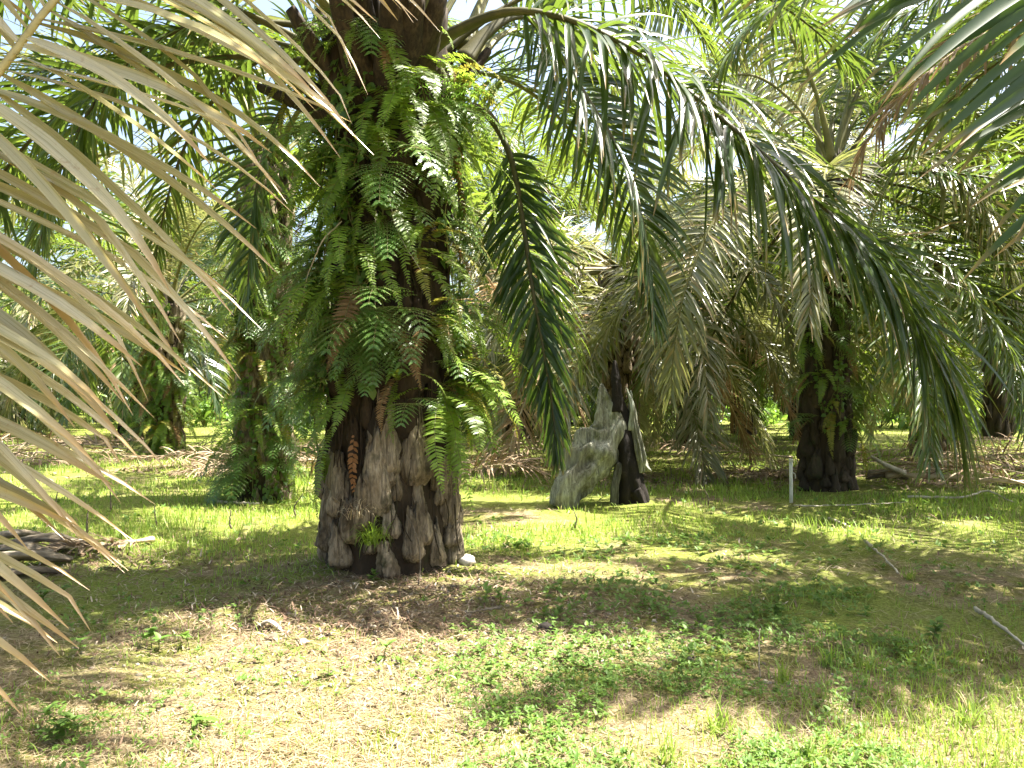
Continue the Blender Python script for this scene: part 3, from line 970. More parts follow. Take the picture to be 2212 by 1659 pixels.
for i in range(112):
    az = rng.uniform(172, 375) if i < 60 else rng.choice([rng.uniform(165, 222), rng.uniform(318, 385)])
    z = rng.choice([rng.uniform(2.9, 4.6), rng.uniform(1.4, 2.9)], p=[.55, .45])
    kind = rng.choice(['sword', 'broad', 'yellow'], p=[.66, .27, .07] if z > 2.6 else [.45, .48, .07])
    where = 'under the crown' if z > 3.7 else 'on the upper half' if z > 3.0 else 'on the middle' if z > 2.2 else 'below the middle'
    look = {'sword': 'sword fern with long drooping fronds', 'broad': 'broad lacy fern', 'yellow': 'yellowish fern'}[kind]
    fern(MP(z), R(az), z + zb, kind, int(rng.integers(3, 7)), 800 + i, f'{look} among others {where} of the large trunk', GM + ', ' + where + ', ' + kind, rng.choice([rng.uniform(.5, .8), rng.uniform(.8, 1.3)]))


def fern_trunk(P, h, rb, rt, n, zlo, zhi, seed, owner, scale=1.0, a_lo=185, a_hi=355, pk=(.45, .45, .1)):
    rng = np.random.default_rng(seed)
    z0 = g_at(*P)
    for i in range(n):
        z = rng.uniform(zlo, zhi)
        r = float(trunk_radius(z, h, rb, rt)) * 1.02
        kind = rng.choice(['sword', 'broad', 'yellow'], p=pk)
        look = {'sword': 'sword fern', 'broad': 'broad lacy fern', 'yellow': 'yellow-green fern'}[kind]
        half = 'low' if z < (zlo + zhi) / 2 else 'high'
        fern((P[0], P[1], r), R(rng.uniform(a_lo, a_hi)), z + z0, kind, int(rng.integers(3, 6)), seed * 50 + i, f'{look} {half} on {owner}',
             f'ferns on {owner}, {half}, {kind}', scale * rng.uniform(.8, 1.2))


fern_trunk((-3.72, 12.0), 4.9, .43, .36, 46, .25, 4.6, 71, 'the leaning trunk behind the large palm', 1.05, pk=(.3, .62, .08))
fern_trunk((-8.25, 19.1), 3.6, .42, .36, 50, .3, 3.6, 72, 'the short bright palm', 1.1, pk=(.5, .3, .2))
fern_trunk((4.95, 12.6), 4.75, .40, .33, 26, 1.0, 4.4, 73, 'the palm with the marker pole', .9, pk=(.55, .35, .1))
fern_trunk((10.0, 19.2), 4.4, .42, .36, 12, .3, 3.8, 74, 'the palm behind the brown pile', 1.1)
fern_trunk((5.35, 24.0), 4.2, .42, .36, 12, .2, 3.8, 75, 'the mossy palm past the stump', 1.2)
fern_trunk((-12.1, 25.6), 4.0, .44, .36, 12, .4, 4.0, 76, 'the palm behind the short bright one', 1.3)

# creepers with small broad leaves
def leaf_disc(mb, P, d, n, L, Wd, mat=0):
    """heart-shaped leaves: P bases, d directions, n normals"""
    lat = nrm(np.cross(d, n))
    u = np.array([0, .12, .4, .75, 1.0])
    hw = np.array([.12, .42, .5, .28, .02])
    mid = P[:, None] + d[:, None] * (u * 1.0)[None, :, None] * L[:, None, None] - n[:, None] * (u ** 2 * .18)[None, :, None] * L[:, None, None]
    o = lat[:, None] * (hw[None, :, None] * Wd[:, None, None])
    up = n[:, None] * (hw[None, :, None] * Wd[:, None, None]) * .3
    mb.grid(np.stack([mid + o + up, mid, mid - o + up], 2), mat)


def creeper(P, h, rb, rt, az, z1, z2, seed, label, dens=90, size=.07):
    rng = np.random.default_rng(seed)
    o = empty('creeper', (P[0], P[1], g_at(*P)), label, 'creeper', 'creepers on the palm trunks')
    mb, lb = MB(), MB()
    for st in range(4):
        n = 14
        zz = np.linspace(z1, z2, n) + rng.normal(0, .05, n)
        aa = R(az) + np.cumsum(rng.normal(0, .12, n)) + rng.normal(0, .2)
        rr = trunk_radius(zz, h, rb, rt) * 1.12 + .05
        c = np.stack([rr * np.cos(aa), rr * np.sin(aa), zz], -1)
        c = spline(c, 40)
        mb.tube(c, .006, 4, cap=False)
        k = rng.integers(0, 40, dens)
        Pp = c[k] + rng.normal(0, .03, (dens, 3))
        out = nrm(Pp * [1, 1, 0])
        d = nrm(out * rng.uniform(.1, .9, (dens, 1)) + np.array([0, 0, -1]) * rng.uniform(.3, 1, (dens, 1)) + rng.normal(0, .5, (dens, 3)))
        nn = nrm(out + np.array([0, 0, .5]) + rng.normal(0, .4, (dens, 3)))
        nn = nrm(nn - (nn * d).sum(-1, keepdims=True) * d)
        Ls = size * rng.uniform(.5, 1.3, dens)
        leaf_disc(lb, Pp, d, nn, Ls, Ls * .75)
    mb.build('vine', M['rachis'], o)
    lb.build('foliage', M['creeper'], o)


creeper(MAIN, HM, .64, .48, 250, 1.6, 4.2, 901, 'small-leaved creeper climbing the dark middle of the large trunk', 90, .08)
creeper(MAIN, HM, .64, .48, 205, 1.2, 3.6, 902, 'leafy creeper on the shaded flank of the large trunk', 110, .07)
creeper(MAIN, HM, .64, .48, 335, 1.4, 4.2, 903, 'leafy creeper down the flank of the large trunk beside the hanging dark frond', 110, .07)
creeper((-3.72, 12.0), 4.9, .43, .36, 255, .2, 4.0, 904, 'creeper with pale leaves covering the leaning trunk', 150, .075)
creeper((-3.72, 12.0), 4.9, .43, .36, 310, .1, 4.0, 905, 'bright creeper on the sunny flank of the leaning trunk', 150, .075)
creeper((-8.25, 19.1), 3.6, .42, .36, 270, .2, 3.6, 906, 'thick bright creeper mantling the short palm', 230, .10)
creeper((4.95, 12.6), 4.75, .40, .33, 270, 1.0, 4.2, 907, 'creeper with round leaves on the palm by the marker pole', 90, .075)
creeper((-12.1, 25.6), 4.0, .44, .36, 270, .2, 3.8, 908, 'yellow-green creeper on the palm behind the short one', 190, .11)

# tendrils hanging in front of the trunk, grass tuft and dead fern on the leaf bases
def curve_thing(name, pts, r, mat, label, cat, group=None, segs=5):
    C = spline(pts, 24)
    mb = MB()
    o0 = C[0].copy()
    mb.tube(C - o0 + np.random.default_rng(len(label)).normal(0, r * .25, C.shape), np.linspace(r, r * .5, 24) * np.random.default_rng(len(label)).uniform(.75, 1.2, 24), segs)
    return tag(mb.build(name, mat, None, o0), label, cat, group)


curve_thing('tendril', [V(843, 435, 6.5), V(852, 480, 6.45), V(872, 525, 6.42), V(910, 585, 6.45)], .006, M['stick'], 'pale bare tendril curving across the dark middle of the large trunk', 'tendril')
curve_thing('tendril', [V(738, 478, 6.5), V(700, 515, 6.4), V(678, 560, 6.35), V(660, 610, 6.4), V(652, 660, 6.45)], .006, M['rachis_dry'], 'tan dry tendril arching out from the flank of the large trunk', 'tendril')
curve_thing('tendril', [V(812, 455, 6.5), V(808, 540, 6.48), V(810, 660, 6.46)], .005, M['rachis_dry'], 'straight hanging tendril over dark fibre on the large trunk', 'tendril')
curve_thing('twig', [V(905, 1262, 6.25), V(908, 1210, 6.3), V(902, 1160, 6.35), V(878, 1112, 6.4)], .006, M['log'], 'thin bent twig standing against the foot of the large trunk', 'twig')


def tuft(name, loc, n, L, wd, seed, mat, label, cat, group=None, spread=1.0, fall=1.6):
    rng = np.random.default_rng(seed)
    mb = MB()
    az = rng.uniform(0, 2 * math.pi, n)
    el = np.radians(rng.uniform(35, 85, n))
    d = np.stack([np.cos(az) * np.cos(el) * spread, np.sin(az) * np.cos(el) * spread, np.sin(el)], -1)
    d = nrm(d)
    p = rng.normal(0, .03, (n, 3)) * [1, 1, .2]
    ln = L * rng.uniform(.5, 1.1, n)
    lat = nrm(np.cross(d, [0, 0, 1.0]) + 1e-4)
    seg = 5
    G = []
    for k in range(seg + 1):
        wk = wd * np.interp(k / seg, [0, .5, 1], [.8, 1, .08]) * .5
        G.append(np.stack([p + lat * wk, p - lat * wk], 1))
        p = p + d * (ln / seg)[:, None]
        d = nrm(d + np.array([0, 0, -1]) * .12 * fall * (k + 1))
    mb.grid(np.stack(G, 1))
    return tag(mb.build(name, mat, None, loc), label, cat, group)


p_ = V(803, 1175, 6.42)
tuft('grass_tuft', p_, 90, .33, .009, 3, M['fern'], 'drooping grassy tuft growing from a leaf base at the foot of the large trunk', 'grass tuft', fall=2.0)
p_ = V(765, 1120, 6.42)
tuft('dry_tuft', p_, 30, .26, .008, 4, M['straw'], 'straw-coloured dry tuft above the green one on the large trunk', 'dry grass', fall=2.0)
df = MB()
Cq = spline([V(765, 940, 6.45), V(762, 1000, 6.42), V(764, 1060, 6.44)], 12)
leaflets(df, Cq - Cq[0], 14, .06, .03, np.random.default_rng(2), t0=.02, droop=.8, seg=3, kink=.4, cols=2, a0=60, a1=40, N0=(0, -1, 0))
tag(df.build('dead_fern', leaf_mat('dead_fern_leaf', (.17, .08, .03), (.26, .13, .055), (.4, .16, .04), .3, .7, .2), None, Cq[0]), 'shrivelled rust-brown fern stuck to the large trunk', 'dead fern')

# ------------------------------------------------------------------ burnt stump
SY = 11.3


def loft(mb, pts, rx, ry, rng, segs=30, n=40, rough=.12, mat=0, N0=(0, 1, 0), groove=.10):
    C = spline(pts, n)
    T, N, S = frames(C, N0)
    u = np.linspace(0, 1, len(rx))
    un = np.linspace(0, 1, n)
    rx = np.interp(un, u, rx)
    ry = np.interp(un, u, ry)
    a = np.linspace(0, 2 * math.pi, segs, endpoint=False)
    o1 = rng.uniform(0, 50)
    ca, sa = np.cos(a)[None, :], np.sin(a)[None, :]
    vv = (un * np.linalg.norm(C[-1] - C[0]))[:, None]
    flute = vnoise(o1 + ca * 2.6 + 9, o1 + sa * 2.6 + vv * 1.2 + 9, 3) - .5
    lump = vnoise(o1 + ca * 1.2 + vv * 5, o1 + sa * 1.2 + vv * 4, 4) - .5
    nz = 1 + flute * groove * 5 + lump * rough * 3 + rough * .5 * (rng.random((n, segs)) - .5)
    P = C[:, None] + (ca * nz * rx[:, None])[..., None] * S[:, None] + (sa * nz * ry[:, None])[..., None] * N[:, None]
    P = np.concatenate([np.repeat(C[:1][:, None], segs, 1), P, np.repeat((C[-1:] + T[-1:] * .02)[:, None], segs, 1)], 0)
    mb.grid(P, mat, closed=True)


st = empty('tree_stump', tuple(V(1340, 1083, SY) * [1, 1, 0] + [0, 0, g_at(*V(1340, 1083, SY)[:2])]), 'tall burnt hollow tree stump with a slanting grey buttress', 'stump')
so = np.array(st.location)
rng = np.random.default_rng(9)


def stump_part(name, pts, rx, ry, mat, **kw):
    mb = MB()
    loft(mb, [np.array(p) - so for p in pts], rx, ry, rng, **kw)
    return mb.build(name, mat, st)


stump_part('buttress', [V(1216, 1100, SY - .25), V(1238, 1050, SY - .2), V(1280, 988, SY - .1), V(1314, 940, SY - .05), V(1318, 900, SY - .04), V(1309, 866, SY - .02), V(1300, 830, SY)],
           [.13, .17, .22, .25, .17, .11, .02], [.13, .18, .22, .22, .16, .11, .03], M['slab'], rough=.26, groove=.2)
stump_part('trunk', [V(1358, 1100, SY), V(1356, 1050, SY), V(1351, 1000, SY), V(1346, 950, SY), V(1336, 880, SY), V(1334, 850, SY)], [.24, .19, .18, .19, .13, .06], [.2, .18, .18, .17, .1, .05], M['char'], rough=.12, groove=.15)
stump_part('flange', [V(1386, 1020, SY - .05), V(1382, 985, SY - .05), V(1374, 945, SY - .03), V(1366, 900, SY - .02), V(1362, 845, SY)], [.04, .065, .055, .045, .01], [.08, .14, .12, .09, .02],
           M['slab'], rough=.2, groove=.2)
stump_part('ledge', [V(1384, 995, SY - .02), V(1394, 1008, SY - .04), V(1405, 1016, SY - .05)], [.07, .06, .015], [.07, .07, .02], M['slab'], n=14, groove=.2)
stump_part('spike', [V(1334, 890, SY - .12), V(1332, 850, SY - .1), V(1330, 815, SY - .08), V(1327, 780, SY - .08)], [.08, .065, .07, .02], [.06, .055, .06, .02], M['char'], rough=.3)
stump_part('splinter', [V(1364, 930, SY - .1), V(1366, 880, SY - .08), V(1353, 838, SY - .04)], [.05, .035, .008], [.05, .035, .008], M['lichen'], n=16, rough=.2)
stump_part('prop', [V(1326, 1088, SY - .15), V(1328, 1045, SY - .17), V(1340, 1000, SY - .15)], [.06, .055, .06], [.05, .05, .05], M['dead'], n=18)
stump_part('root', [V(1372, 1060, SY - .1), V(1386, 1085, SY - .15), V(1396, 1098, SY - .2)], [.1, .07, .03], [.08, .06, .03], M['char'], n=14)

# ------------------------------------------------------------------ fallen fronds, cut butts, sticks, pole
def fallen(pts, n, L, seed, label, mat='frond_fallen', r0=.035, lift=.12, group='cut fronds lying between the rows', planes=(20, -10, 45)):
    P = []
    for k, (x, y) in enumerate(pts):
        P.append((x, y, g_at(x, y) + lift * math.sin(math.pi * (k + .3) / len(pts)) + .04))
    C = spline(P, 30)
    o = empty('fallen_frond', tuple(C[0]), label, 'fallen frond', group)
    C = C - C[0]
    rng = np.random.default_rng(seed)
    mb = MB()
    leaflets(mb, C, n, L, .035, rng, t0=.15, a0=55, a1=25, planes=planes, droop=1.2, seg=4, cols=2, jit=1.6, miss=.15)
    # keep the leaflets on the ground
    o0 = np.array(o.location)
    for v in mb.v:
        lo = gz(v[:, 0] + o0[0], v[:, 1] + o0[1]) + .01 - o0[2]
        v[:, 2] = np.maximum(v[:, 2], lo + rng.uniform(0, .05, len(v)))
    mb.build('leaf_blade', M[mat], o)
    rb = MB()
    make_rachis(rb, C, r0, .008)
    rb.build('rachis', M['rachis_dry'], o)
    return o


def G(vx, vy):
    """ground point under the view pixel"""
    k = 1024 / 2212
    Y = F * EYE / (vy * k - HOR)
    return ((vx * k - 512) / F * Y, Y)


def at_y(vx, Y):
    return ((vx * 1024 / 2212 - 512) / F * Y, Y)


FALL = [
    ([at_y(980, 13.6), at_y(1050, 13.3), at_y(1120, 13.0), at_y(1190, 12.9)], .7, 'brown fallen frond with its leaflets up, between large palm and stump', .35),
    ([at_y(960, 15.2), at_y(1060, 15.0), at_y(1150, 14.8)], .6, 'tan fallen frond behind the brown one near the stump', .3),
    ([at_y(1230, 15.4), at_y(1120, 15.9), at_y(1010, 16.2)], .6, 'pale fallen frond far behind the large trunk', .15),
    ([at_y(2230, 12.4), at_y(2110, 12.5), at_y(2000, 12.7), at_y(1890, 13.0)], .7, 'tan fallen frond combed towards the palm with the marker pole', .3),
    ([at_y(2300, 12.9), at_y(2150, 13.3), at_y(2010, 13.6), at_y(1900, 13.9)], .65, 'grey-brown fallen frond heaped behind the tan one', .3),
    ([at_y(2330, 14.2), at_y(2200, 14.0), at_y(2060, 14.3)], .6, 'straw fallen frond at the far end of the brown pile', .22),
    ([at_y(1640, 14.8), at_y(1590, 14.4), at_y(1530, 14.6)], .5, 'dry fallen frond lying past the stump', .12),
    ([at_y(1780, 15.0), at_y(1700, 14.6), at_y(1610, 14.2)], .5, 'grey fallen frond lying behind the marker pole', .12),
    ([at_y(-60, 18.5), at_y(80, 17.8), at_y(190, 17.4), at_y(300, 17.2)], .7, 'reddish fallen frond lying along the row by the left border', .2),
    ([at_y(-80, 16.8), at_y(40, 16.4), at_y(160, 16.2)], .6, 'grey fallen frond lying before the reddish one', .12),
    ([at_y(0, 20.0), at_y(140, 19.6), at_y(270, 19.8)], .6, 'tan fallen frond heaped behind the reddish one', .35),
    ([at_y(560, 15.4), at_y(480, 15.2), at_y(380, 14.6)], .6, 'silvery fallen frond pointing at the short bright palm', .12),
    ([at_y(700, 16.5), at_y(560, 17.4), at_y(440, 18.2)], .6, 'brown fallen frond beside the leaning trunk', .2),
    ([at_y(760, 14.6), at_y(690, 14.5), at_y(600, 14.9)], .6, 'brown fallen frond between the leaning trunk and large trunk', .3),
    ([at_y(640, 20.5), at_y(520, 21.0), at_y(420, 20.8)], .6, 'far straw frond lying behind the leaning trunk', .25),
    ([at_y(1500, 25.0), at_y(1600, 25.5), at_y(1710, 25.8)], .6, 'far grey fallen frond beside the mossy palm', .3),
    ([G(330, 1172), G(230, 1188), G(150, 1200), G(80, 1204)], .35, 'low bleached fallen frond beside the cut butts', .03),
]
rng = np.random.default_rng(66)
for i, (vx, Y, lab) in enumerate([(60, 21.5, 'far brown fallen frond in the row by the left border'), (180, 18.4, 'rust fallen frond before the short bright palm'), (260, 22.5, 'far tan fallen frond left of the short bright palm'),
                                  (450, 16.4, 'brown fallen frond lying right of the short bright palm'), (520, 19.2, 'tan fallen frond behind the silvery one'), (690, 18.6, 'far fallen frond seen past the flank of the large trunk'),
                                  (1080, 18.2, 'far brown fallen frond in the gap right of the large trunk'), (1180, 20.5, 'far grey fallen frond left of the stump'), (1430, 21.5, 'far tan fallen frond right of the stump'),
                                  (1560, 18.8, 'brown fallen frond before the mossy palm'), (1900, 15.6, 'tan fallen frond behind the mossy cut butt'), (1980, 17.2, 'brown fallen frond before the palm behind the pile'),
                                  (2120, 18.4, 'far straw fallen frond beyond the pile'), (2200, 16.2, 'brown fallen frond by the right border behind the pile'), (2160, 21.5, 'far grey fallen frond near the dark shrub')]):
    dx, dy = rng.uniform(-1.6, 1.6), rng.uniform(-.5, .5)
    x0, y0 = at_y(vx, Y)
    sg = rng.choice([-1, 1])
    FALL.append(([(x0 - sg * 1.5, y0 - dy), (x0, y0 + rng.normal(0, .15)), (x0 + sg * 1.5, y0 + dy)], .6, lab, rng.uniform(.12, .35)))
for i, (pts, L, lab, lift) in enumerate(FALL):
    fallen(pts, 48, L, 1000 + i, lab, 'frond_fallen', lift=lift)


def log(p0, p1, r, label, seed, mat='log', group='cut frond butts', lift=0.0, flat=.5, bow=.05):
    rng = np.random.default_rng(seed)
    a = np.array([*p0, g_at(*p0) + r * flat * .8 + lift])
    b = np.array([*p1, g_at(*p1) + r * flat * .8 + lift])
    mid = (a + b) / 2 + [0, 0, bow]
    mb = MB()
    loft(mb, [np.zeros(3), mid - a, b - a], [r * .7, r * 1.05, r * .95, r * .45], [r * flat, r * flat * .8, r * flat * .9, r * flat * .35], rng, segs=20, n=26, rough=.2, N0=(0, 0, 1), groove=.14)
    return tag(mb.build('cut_butt', M[mat], None, a), label, 'cut frond butt', group)


log(G(-40, 1186), G(95, 1172), .09, 'thick dark cut butt at the back of the heap by the left border', 1, lift=.03)
log(G(20, 1196), G(175, 1188), .08, 'pale-topped cut butt lying across the heap', 2, lift=.05)
log(G(-50, 1226), G(155, 1216), .11, 'largest dark cut butt at the front of the heap', 3, lift=.0)
log(G(-40, 1258), G(150, 1238), .07, 'thin pale cut butt lying in front of the heap', 4, lift=.0)
log(G(-30, 1210), G(120, 1206), .07, 'dark cut butt wedged in the middle of the heap', 8, lift=.04)
log(G(110, 1196), G(215, 1186), .06, 'slender cut butt sticking out of the heap to the bleached frond', 9, lift=.02)
log(at_y(1870, 13.2), at_y(1960, 12.9), .12, 'dark mossy cut butt behind the tan fallen frond', 5, lift=.12)


def stick(pts, r, label, cat='stick', mat='stick', lift=.02, name='stick', group=None):
    P = [(x, y, g_at(x, y) + lift + (z if z else 0)) for x, y, z in pts]
    return curve_thing(name, P, r, M[mat], label, cat, group, 6)


stick([(*G(1868, 1176), .02), (*G(1900, 1208), .03), (*G(1942, 1247), .01)], .016, 'long pale stick lying in shade on the open grass')
stick([(*G(2105, 1328), .03), (*G(2155, 1362), .02), (*G(2225, 1402), .0)], .017, 'pale stick with white patches at the right border')
stick([(*G(1790, 1122), .02), (*G(1835, 1142), .01)], .02, 'short whitish stick near the marker pole')
stick([(*G(1715, 1101), .02), (*G(1830, 1100), .03), (*G(1960, 1098), .02)], .012, 'bleached branch lying along the grass by the marker pole')
stick([(*G(1960, 1092), .05), (*G(2080, 1094), .06), (*G(2130, 1088), .10), (*G(2190, 1098), .02)], .018, 'crooked bleached branch before the brown pile')
stick([(*G(470, 1084), .03), (*G(560, 1090), .02)], .025, 'pale branch lying at the foot of the leaning trunk')
stick([(*G(1080, 1335), .02), (*G(1010, 1345), .02)], .01, 'thin dark twig on the litter before the large trunk', mat='log')
for k, (a, b, lab) in enumerate((((1880, 985), (1955, 1022), 'white cut petiole slanting up out of the brown pile'), ((1995, 1000), (2030, 1030), 'short pale petiole stub standing in the brown pile'))):
    pa, pb = V(a[0], a[1], 12.9), V(b[0], b[1], 12.7)
    mb = MB()
    loft(mb, [np.zeros(3), (pb - pa) * .5 + [0, 0, -.02], pb - pa], [.03, .07, .10], [.02, .04, .05], np.random.default_rng(k), segs=8, n=10, rough=.06, N0=(0, 0, 1))
    tag(mb.build('cut_petiole', M['stick'], None, pa), lab, 'cut petiole')
for k, (x0, lab) in enumerate(((1870, 'long pale petiole lying along the top of the brown pile'),)):
    stick([(*at_y(1910, 12.9), .18), (*at_y(2050, 12.6), .2), (*at_y(2230, 12.4), .15)], .05, lab, 'cut petiole', 'rachis_dry', name='cut_petiole')

# marker pole
px, py = G(1708, 1090)
po = empty('marker_pole', (px, py, g_at(px, py)), 'slim white marker pole standing in front of the blackened palm foot', 'pole')
mb = MB()
mb.tube(np.array([[0, 0, -.1], [.003, 0, .2], [.0, 0, .46], [.002, 0, .58]]), .024, 12)
mb.build('post', M['white'], po)
mb = MB()
mb.tube(np.array([[.002, 0, .582], [.002, 0, .60], [.002, 0, .615]]), [.03, .03, .026], 12)
mb.build('cap', M['white'], po)
mb = MB()
mb.tube(np.array([[.02, -.015, .42], [.05, -.02, .41], [.055, -.02, .34]]), .007, 6)
mb.build('tie', M['white'], po)


def rock(loc, r, seed, label, mat, name='stone', cat='stone', group=None, squash=(1, .9, .6)):
    rng = np.random.default_rng(seed)
    n, m = 9, 12
    th = np.linspace(0, math.pi, n)[:, None]
    ph = np.linspace(0, 2 * math.pi, m, endpoint=False)[None]
    d = np.stack([np.sin(th) * np.cos(ph), np.sin(th) * np.sin(ph), np.cos(th) * np.ones_like(ph)], -1)
    rr = r * (1 + .35 * (vnoise(d[..., 0] * 2 + 5 + seed, d[..., 1] * 2 + d[..., 2] * 2.3 + 5, seed) - .5) + .1 * (rng.random((n, m)) - .5))
    rr[0], rr[-1] = rr[0].mean(), rr[-1].mean()
    mb = MB()
    mb.grid(d * rr[..., None] * np.array(squash), closed=True)
    return tag(mb.build(name, M[mat], None, loc), label, cat, group)


def gp(vx, vy, dz=0.0):
    x, y = G(vx, vy)
    return (x, y, g_at(x, y) + dz)


rock(gp(1008, 1232, .03), .085, 1, 'white lump of limestone against the foot of the large trunk', 'stone')
rock(gp(590, 1372, .0), .05, 2, 'bluish dark flat stone on the litter', 'log')
rock(gp(655, 1378, -.005), .04, 3, 'tan round stone beside the bluish one', 'stone')
rock(gp(1180, 1375, .02), .06, 4, 'black clod of earth lying before the large palm', 'char')
rock(gp(1300, 1432, .0), .018, 5, 'small white pebble at the upper edge of the weed patch', 'stone')
rock(gp(855, 1490, .0), .022, 6, 'whitish flat pebble in the dry grass', 'stone')
log(G(555, 1352), G(610, 1362), .025, 'short bone-pale broken butt on the litter', 7, mat='stick', group=None)

# ------------------------------------------------------------------ ground cover (nobody could count it)
rng = np.random.default_rng(2024)


def dens_points(n, ylo, yhi, fn, power=2.0):
    """points with density falling with depth, kept where fn(x, y) says"""
    u = rng.random(n)
    y = (ylo ** (1 - power) + u * (yhi ** (1 - power) - ylo ** (1 - power))) ** (1 / (1 - power))
    x = (rng.random(n) * 2 - 1) * (.70 * y + .4)
    k = rng.random(n) < fn(x, y)
    return x[k], y[k]


def blob(x, y, cx, cy, rx, ry):
    return np.exp(-(((x - cx) / rx) ** 2 + ((y - cy) / ry) ** 2))


def litter_zone(x, y):
    return np.clip(blob(x, y, -.9, 5.9, 1.5, 1.0) * 1.3, 0, 1)


def weed_fn(x, y):
    b = 1.3 * blob(x, y, .45, 4.2, .95, .75) + .8 * blob(x, y, 1.1, 3.6, .6, .6) + blob(x, y, 1.5, 5.5, 1.2, .9) + .9 * blob(x, y, 1.0, 3.3, .7, .5) + .8 * blob(x, y, 2.6, 6.2, 1.4, .9)
    b = b + .14 * blob(x, y, -2.0, 5.3, 1.0, .6) + .16 * blob(x, y, -2.1, 3.8, .5, .5) + .12 * blob(x, y, -3.3, 5.4, .8, .8) + .5 * blob(x, y, 1.2, 8.6, 1.6, .8)
    n = fbm(x * 1.3, y * 1.3, 31, 4)
    return np.clip((b * 1.6 + .05) * np.clip((n - .36) * 4.5, 0, 1), 0, 1) * (1 - .75 * litter_zone(x, y))


def grass_fn(x, y):
    n = fbm(x * .55 + 3, y * .55, 41, 4)
    far = np.clip((y - 5.5) / 4.0, 0, 1)
    right = blob(x, y, 2.6, 3.6, 1.4, 1.0) * .6 + blob(x, y, 3.2, 5.0, 2.0, .5) * .8
    f = np.clip((n - .39) * 4, 0, 1) * (.12 + .88 * far + right)
    return np.clip(f, 0, 1) * (1 - litter_zone(x, y)) * (1 - .8 * blob(x, y, *MAIN, .8, .8))


def straw_fn(x, y):
    n = fbm(x * .8 + 9, y * .8, 51, 4)
    near = np.clip(1.35 - (y - 3.0) / 6.0, .12, 1)
    return np.clip((n - .30) * 3.0, .08, 1) * near * (1 - .5 * weed_fn(x, y))


def blades(x, y, L, wd, fall, lay, name, mat, seg=3):
    n = len(x)
    z = gz(x, y)
    sc_ = np.clip(y / 6, .75, 2.6)
    az = rng.uniform(0, 2 * math.pi, n)
    el = np.radians(rng.uniform(*lay, n))
    d = np.stack([np.cos(az) * np.cos(el), np.sin(az) * np.cos(el), np.sin(el)], -1)
    ln = L * rng.uniform(.4, 1.25, n) * np.sqrt(sc_) * (.35 + 1.3 * fbm(x * .9, y * .9, 15, 3) ** 1.2)
    ww = wd * rng.uniform(.7, 1.3, n) * sc_
    lat = np.stack([-np.sin(az), np.cos(az), np.zeros(n)], -1)
    p = np.stack([x, y, z + (.0 if lay[0] > 5 else rng.uniform(.0, .02, n))], -1)
    G_ = []
    for k in range(seg + 1):
        wk = (ww * np.interp(k / seg, [0, .5, 1], [.9, 1, .08]) * .5)[:, None]
        G_.append(np.stack([p + lat * wk, p - lat * wk], 1))
        p = p + d * (ln / seg)[:, None]
        d = nrm(d + np.array([0, 0, -1]) * fall * (k + 1) + rng.normal(0, .12, (n, 3)))
        if lay[0] <= 5:
            p[:, 2] = np.maximum(p[:, 2], gz(p[:, 0], p[:, 1]) + .004)
    mb = MB()
    mb.grid(np.stack(G_, 1))
    return tag(mb.build(name, mat), kind='stuff')


x, y = dens_points(170000, 2.6, 40, grass_fn, 1.35)
blades(x, y, .085, .0065, .12, (45, 88), 'grass', M['grass'])
x, y = dens_points(90000, 2.5, 22, straw_fn, 1.7)
blades(x, y, .13, .0042, .05, (0, 16), 'dry_litter', M['straw'])

x, y = dens_points(64000, 3.0, 11, lambda x, y: np.clip(1.2 * blob(x, y, -4.3, 7.4, 1.5, .6) + litter_zone(x, y) * 1.1 + .10 * (fbm(x, y, 63, 3) > .5), 0, 1) * (1 - .7 * blob(x, y, .2, 4.2, .8, .7)), 1.5)
blades(x, y, .075, .011, .16, (0, 40), 'leaf_litter', M['litter'])
x, y = dens_points(60000, 11, 30, lambda x, y: np.clip(.9 * blob(x, y, 8.2, 13.4, 2.6, .9) + .8 * blob(x, y, -13, 19, 6, 2.2) + .8 * blob(x, y, -6, 16.5, 2.5, 1.5) + .8 * blob(x, y, 1.5, 14.5, 2.0, 1.0)
                   + .7 * blob(x, y, 6, 15, 2, 1.2) + .5 * blob(x, y, 12, 18, 4, 1.5) + .4 * blob(x, y, -2, 22, 8, 2.0) + .4 * blob(x, y, 5, 22, 4, 1.5), 0, 1) * np.clip((fbm(x * .7, y * .7, 88, 3) - .33) * 4, 0, 1), 1.3)
blades(x, y, .22, .016, .08, (0, 18), 'palm_litter', M['frond_fallen'])
# low weeds: small rosettes of leaves
x, y = dens_points(38000, 2.6, 16, weed_fn, 1.5)
mb = MB()
n = len(x)
k = 5
px_, py_ = np.repeat(x, k), np.repeat(y, k)
az = rng.uniform(0, 2 * math.pi, n * k)
hz = np.repeat(rng.uniform(.01, .07, n), k)
el = np.radians(rng.uniform(0, 55, n * k))
d = np.stack([np.cos(az) * np.cos(el), np.sin(az) * np.cos(el), np.sin(el)], -1)
nn = np.stack([-np.cos(az) * np.sin(el), -np.sin(az) * np.sin(el), np.cos(el)], -1)
Ls = np.repeat(rng.uniform(.016, .046, n) * np.clip(y / 5.5, .8, 2), k) * rng.uniform(.7, 1.2, n * k)
leaf_disc(mb, np.stack([px_, py_, gz(px_, py_) + hz], -1) + rng.normal(0, .012, (n * k, 3)) * [1, 1, .5], d, nn, Ls, Ls * rng.uniform(.38, .62, n * k))
tag(mb.build('weeds', M['weed']), kind='stuff')

